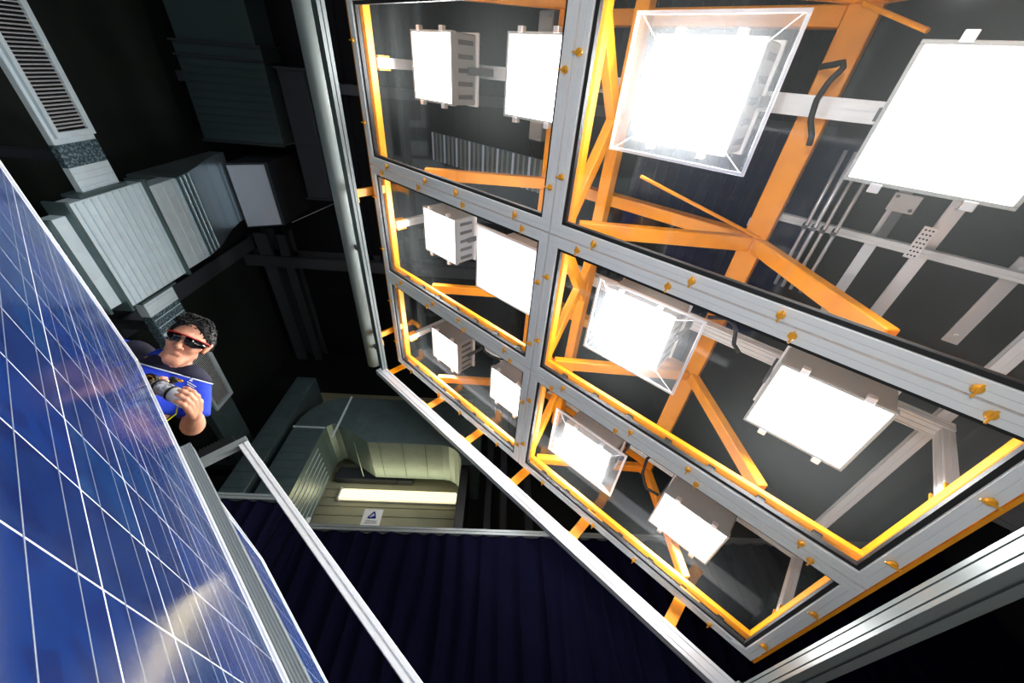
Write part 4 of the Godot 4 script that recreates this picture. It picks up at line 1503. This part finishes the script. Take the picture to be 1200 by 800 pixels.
	for k in 9:
		sh = new_shape(t)
		var z := -0.24 - 0.08 * k
		rbox(sh, -3.77, -2.83, 5.888 - 0.07 * (absf(z) - 0.16), 5.91, z - 0.005, z + 0.005)
		part("bead", sh, M.dark_zinc, t)
	t = thing("air_duct", "dark upright branch duct seen beyond the large overhead duct", "duct", Q(-2.55, 6.6, -0.6))
	sh = new_shape(t)
	rbox(sh, -2.78, -2.45, 6.05, 6.33, -0.2, -1.7, 0.02)
	part("sheet", sh, M.dark_steel, t)
	for z in [-0.2, -1.0, -1.7]:
		sh = new_shape(t)
		rbox(sh, -2.80, -2.43, 6.03, 6.34, z - 0.012, z + 0.012)
		part("flange", sh, M.dark_steel, t)
	t = thing("stay_wire", "thin slanting stay wire below the roof beside the pale duct end", "wire", Q(-3.0, 5.9, -2.0))
	sh = new_shape(t, true)
	sh.tube([Q(-3.0, 5.86, -2.0), Q(-2.2, 6.56, -1.7)], 0.006, 6)
	part("wire", sh, M.aluminium, t)


# ---------------------------------------------------------------- ducts, lamp and sign beyond the curtain
func ducts_front() -> void:
	var G: Material = M.galvanised
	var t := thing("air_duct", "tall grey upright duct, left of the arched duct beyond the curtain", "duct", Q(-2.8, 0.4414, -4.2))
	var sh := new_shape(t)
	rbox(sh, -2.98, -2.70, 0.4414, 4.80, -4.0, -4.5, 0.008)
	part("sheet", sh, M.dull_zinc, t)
	beads(t, 1, 22, -2.975, -2.705, 2.5, 4.78, -4.0, -3.992, M.dull_zinc, 0.010)
	# arched duct
	t = thing("air_duct", "arched galvanised duct bending over the lit cladding beyond the curtain", "duct", Q(-1.4, 0.4414, -4.4))
	var outer := PackedVector2Array()
	var add := func(x: float, y: float) -> void: outer.append(Vector2(x, y - 0.62) * S)
	add.call(-2.59, 0.4414)
	add.call(-2.59, 3.85)
	for k in 7:
		var th := PI - k / 6.0 * PI / 2
		add.call(-2.04 + 0.55 * cos(th), 3.87 + 0.55 * sin(th))
	add.call(-0.55, 4.42)
	for k in 5:
		var th := PI / 2 - k / 4.0 * PI / 2
		add.call(-0.42 + 0.30 * cos(th), 4.12 + 0.30 * sin(th))
	add.call(-0.12, 3.38)
	for k in 6:
		var th := k / 5.0 * PI / 2
		add.call(-0.62 + 0.28 * cos(th), 3.38 + 0.28 * sin(th))
	add.call(-1.58, 3.66)
	for k in 4:
		var th := PI / 2 + k / 3.0 * PI / 2
		add.call(-2.06 + 0.14 * cos(th) - 0.0, 3.80 + 0.14 * sin(th))
	add.call(-2.20, 3.6)
	add.call(-2.20, 0.4414)
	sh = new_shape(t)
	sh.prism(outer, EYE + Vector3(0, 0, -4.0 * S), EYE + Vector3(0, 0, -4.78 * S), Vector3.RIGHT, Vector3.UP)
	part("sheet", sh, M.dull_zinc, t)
	sh = new_shape(t)
	rbox(sh, -0.34, -0.24, 0.4414, 3.38, -4.0, -4.78, 0.006)
	part("far_leg", sh, M.black, t)  # duct metal coloured black, as its backlit side looks
	beads(t, 1, 12, -2.585, -2.205, 2.5, 3.85, -4.0, -3.992, M.dull_zinc, 0.008)
	beads(t, 2, 7, -2.20, -2.192, 2.45, 3.6, -4.05, -4.75, G, 0.008)
	beads(t, 0, 4, -1.9, -0.7, 3.652, 3.66, -4.01, -4.77, M.dull_zinc, 0.012)
	beads(t, 0, 4, -2.0, -0.6, 3.67, 4.41, -4.0, -3.993, M.dull_zinc, 0.008)
	sh = new_shape(t)
	rbox(sh, -2.05, -2.025, 3.70, 4.44, -3.985, -4.0, 0.002)
	part("flange", sh, G, t)
	sh = new_shape(t)
	rbox(sh, -2.60, -2.19, 3.84, 3.86, -3.985, -4.0, 0.002)
	part("flange", sh, G, t)
	# dark box on the wall under the arch
	t = thing("cable_box", "dark cable box on the wall under the arched duct", "box", Q(-1.6, 3.66, -4.93))
	sh = new_shape(t)
	rbox(sh, -2.18, -1.30, 3.66, 3.86, -4.86, -4.975, 0.02)
	part("box", sh, M.dark_steel, t)
	sh = new_shape(t)
	rbox(sh, -1.30, -1.08, 3.66, 3.86, -4.87, -4.975, 0.02)
	part("cover", sh, M.grey_plate, t)
	for q in [[0.02, "first"], [0.22, "second"], [0.55, "third"]]:
		t = thing("wall_pipe", "%s dark upright pipe right of the arched duct" % q[1], "pipe", Q(q[0], 0.4414, -4.6))
		sh = new_shape(t)
		rbox(sh, q[0] - 0.045, q[0] + 0.045, 0.4414, 6.3, -4.55, -4.65, 0.01)
		part("pipe", sh, M.dark_steel, t)
		for y in [2.6, 4.4]:
			sh = new_shape(t)
			rbox(sh, q[0] - 0.055, q[0] + 0.055, y, y + 0.05, -4.54, -4.975)
			part("clamp", sh, M.dark_steel, t)
	# fluorescent light
	t = thing("fluorescent_light", "long warm fluorescent light on the cladding under the arched duct", "light", Q(-1.24, 3.38, -4.97))
	sh = new_shape(t)
	rbox(sh, -2.04, -0.42, 3.385, 3.56, -4.94, -4.970, 0.01)
	part("tray", sh, M.white_plastic, t)
	sh = new_shape(t)
	rbox(sh, -2.03, -0.43, 3.395, 3.55, -4.90, -4.94, 0.03)
	part("diffuser", sh, M.tube_glow, t)
	for x in [-2.045, -0.415]:
		sh = new_shape(t)
		rbox(sh, x - 0.012, x + 0.012, 3.38, 3.565, -4.895, -4.970, 0.004)
		part("end_cap", sh, M.white_plastic, t)
	var l := AreaLight3D.new()
	l.name = "fluorescent_glow"
	l.area_size = Vector2(1.58, 0.14) * S
	l.light_energy = 0.9
	l.light_color = Color(1, 0.93, 0.72)
	l.area_range = 20.0
	l.area_attenuation = 2.0
	l.shadow_enabled = true
	add_child(l, true)
	l.transform = Transform3D(Basis(Vector3.LEFT, Vector3.UP, Vector3.FORWARD), Q(-1.23, 3.4725, -4.89))
	# sign standing on the curtain rail
	t = thing("sign", "small white sign with a blue triangle emblem standing on the curtain rail", "sign", Q(-1.07, 2.36, -3.5))
	sh = new_shape(t)
	rbox(sh, -1.16, -0.985, 2.338, 2.50, -3.495, -3.505, 0.002)
	part("plate", sh, M.sign_white, t)
	var z := -3.495 * S + 0.002
	sh = new_shape(t)
	var tri := [Vector2(-0.055, 0.02), Vector2(0.045, 0.02), Vector2(0.012, 0.105)]
	for k in 3:
		var a: Vector2 = tri[k]
		var b: Vector2 = tri[(k + 1) % 3]
		var c := Q(-1.07, 2.40, 0) + Vector3(0, 0, z)
		sh.bar(c + Vector3(a.x, a.y, 0), c + Vector3(b.x, b.y, 0), 0.004, 0.017, Vector3.BACK.cross(Vector3(b.x - a.x, b.y - a.y, 0)), 0.0)
	var cc := Q(-1.07, 2.40, 0) + Vector3(0, 0, z)
	sh.prism(PackedVector2Array([Vector2(-0.02, 0.036), Vector2(0.035, 0.024), Vector2(0.040, 0.040), Vector2(0.012, 0.046)]), cc, cc + Vector3(0, 0, 0.002), Vector3.RIGHT, Vector3.UP)
	part("emblem", sh, M.sign_blue, t)
	var tm := TextMesh.new()
	tm.text = "TÜVRheinland"
	var sf := SystemFont.new()
	sf.font_names = PackedStringArray(["Droid Sans"])
	tm.font = sf
	tm.font_size = 24
	tm.pixel_size = 0.001
	tm.depth = 0.002
	var tx := MeshInstance3D.new()
	tx.name = "lettering"
	tx.mesh = tm
	tx.material_override = M.sign_grey
	t.add_child(tx)
	tx.position = Q(-1.072, 2.385, 0) + Vector3(0, 0, z + 0.001) - t.position
	sh = new_shape(t)
	sh.box(Q(-1.072, 2.366, 0) + Vector3(0, 0, z), Vector3(0.16, 0.006, 0.002))
	part("rule", sh, M.sign_grey, t)


# ---------------------------------------------------------------- curtains
func curtain(label: String, pts: Array, fold: float, seed_: int) -> void:
	var t := thing("curtain", label, "curtain", Q((pts[0].x + pts[-1].x) / 2, 0.4414, pts[0].y))
	var nz := FastNoiseLite.new()
	nz.seed = seed_
	nz.frequency = 0.9
	var sh := new_shape(t, true)
	var len_ := 0.0
	for i in pts.size() - 1:
		len_ += pts[i].distance_to(pts[i + 1])
	var n := int(len_ * S * 40.0)
	var rows := 7
	var grid := []
	for j in rows:
		var h := j / (rows - 1.0)
		var line := []
		for i in n + 1:
			var s := len_ * i / n
			var k := 0
			var left := s
			while k < pts.size() - 2 and left > pts[k].distance_to(pts[k + 1]):
				left -= pts[k].distance_to(pts[k + 1])
				k += 1
			var d: Vector2 = (pts[k + 1] - pts[k]).normalized()
			var c: Vector2 = pts[k] + d * left
			var ph := s * TAU / fold + nz.get_noise_2d(s * 3.0, h * 0.7) * 3.0
			var amp := fold * (0.24 + 0.16 * nz.get_noise_2d(s * 2.0 + 50.0, 3.0)) * (0.5 + 0.6 * h)
			c += Vector2(-d.y, d.x) * (sin(ph) * amp) + d * (cos(ph) * amp * 0.4)
			line.append(Q(c.x, lerpf(2.285, 0.46, h), c.y))
		grid.append(line)
	for j in rows - 1:
		for i in n:
			var q := [grid[j][i], grid[j][i + 1], grid[j + 1][i + 1], grid[j + 1][i]]
			sh.face(q, Vector3(0, 0, 1))
			var back := []
			for p in q:
				back.append(p - Vector3(0, 0, 0.004))
			sh.face(back, Vector3(0, 0, -1))
	part("cloth", sh, M.curtain, t)


# added fill lights, unseen on the wall behind the camera, to brighten the frames
func added_wall_lights() -> void:
	for k in 2:
		var x := -3.0 + 2.2 * k
		var t := thing("fluorescent_light", ["left one of two added long fill lights on the wall behind the camera", "right one of two added long fill lights on the wall behind the camera"][k], "light", Q(x, 1.8, 2.97))
		var sh := new_shape(t)
		rbox(sh, x - 0.8, x + 0.8, 1.7, 1.9, 2.93, 2.98, 0.01)
		part("tray", sh, M.white_plastic, t)
		sh = new_shape(t)
		rbox(sh, x - 0.78, x + 0.78, 1.72, 1.88, 2.90, 2.93, 0.02)
		part("diffuser", sh, M.fill_glow, t)
		var l := AreaLight3D.new()
		l.name = "added_wall_light"
		l.area_size = Vector2(1.5, 0.14) * S
		l.light_energy = WALL_FILL_ENERGY
		l.light_color = Color(0.95, 0.98, 1.0)
		l.area_range = 30.0
		l.area_attenuation = 2.0
		l.shadow_enabled = true
		add_child(l, true)
		l.transform = Transform3D(Basis(), Q(x, 1.8, 2.89))


# an added, unseen floor lamp to brighten the undersides of the panes
func added_floor_light() -> void:
	var at := Vector3(-0.25, 0.16, 0.75)
	var dirv := Vector3(0.5, 0.75, -0.42).normalized()
	var x := dirv.cross(Vector3.UP).normalized()
	var y := x.cross(dirv)
	var bas := Basis(x, y, -dirv)
	var t := thing("added_floor_light", "small added fill light on the floor behind the camera turned up at the glass panes", "light", Vector3(at.x, 0, at.z))
	var sh := new_shape(t)
	sh.box(at - dirv * 0.04, Vector3(0.2, 0.14, 0.08), bas, 0.01)
	part("housing", sh, M.yellow_paint, t)
	sh = new_shape(t)
	sh.box(at + dirv * 0.003, Vector3(0.17, 0.11, 0.006), bas, 0.002)
	part("lamp_face", sh, M.fill_glow, t)
	for s in [-1, 1]:
		sh = new_shape(t)
		sh.tube([at - dirv * 0.05 + x * (0.105 * s), Vector3(at.x, 0.012, at.z) + x * (0.105 * s) - Vector3(0, 0, 0.08), Vector3(at.x, 0.012, at.z) + x * (0.105 * s) + Vector3(0, 0, 0.12)], 0.010, 8)
		part("stand", sh, M.black, t)
	var l := SpotLight3D.new()
	l.name = "added_floor_beam"
	l.spot_angle = 48.0
	l.spot_angle_attenuation = 0.6
	l.spot_range = 30.0
	l.spot_attenuation = 2.0
	l.light_energy = FLOOR_FILL_ENERGY
	l.light_size = 0.06
	l.shadow_enabled = true
	add_child(l, true)
	l.transform = Transform3D(bas, at + dirv * 0.02)


func curtains() -> void:
	var t := thing("curtain_rail", "aluminium curtain rail with a stepped corner above the dark curtains", "curtain rail", Q(0, 2.3, -3.5))
	var sh := new_shape(t)
	var pr := slotted(0.045 * S, 0.05 * S, 1, 1)
	sh.prism(pr, Q(-1.62, 2.312, -3.5), Q(4.5, 2.312, -3.5), Vector3.BACK, Vector3.UP)
	part("rail", sh, M.rail_aluminium, t)
	sh = new_shape(t)
	sh.prism(pr, Q(-4.2, 2.312, -3.03), Q(-1.73, 2.312, -3.03), Vector3.BACK, Vector3.UP)
	part("rail", sh, M.rail_aluminium, t)
	sh = new_shape(t)
	sh.bar(Q(-1.73, 2.312, -3.03), Q(-1.62, 2.312, -3.5), 0.02 * S, 0.05 * S, Vector3.UP, 0.003)
	part("corner_piece", sh, M.rail_aluminium, t)
	sh = new_shape(t)
	rbox(sh, -1.66, -1.625, 2.30, 2.40, -3.49, -3.51, 0.003)
	part("end_hook", sh, M.white_plastic, t)
	curtain("dark navy curtain hanging left of the rail's stepped corner", [Vector2(-3.4, -3.03), Vector2(-1.69, -3.03)], 0.15, 3)
	curtain("wide dark navy curtain hanging below the white sign", [Vector2(-1.74, -3.06), Vector2(-1.64, -3.48), Vector2(-1.55, -3.5), Vector2(4.4, -3.5)], 0.17, 8)
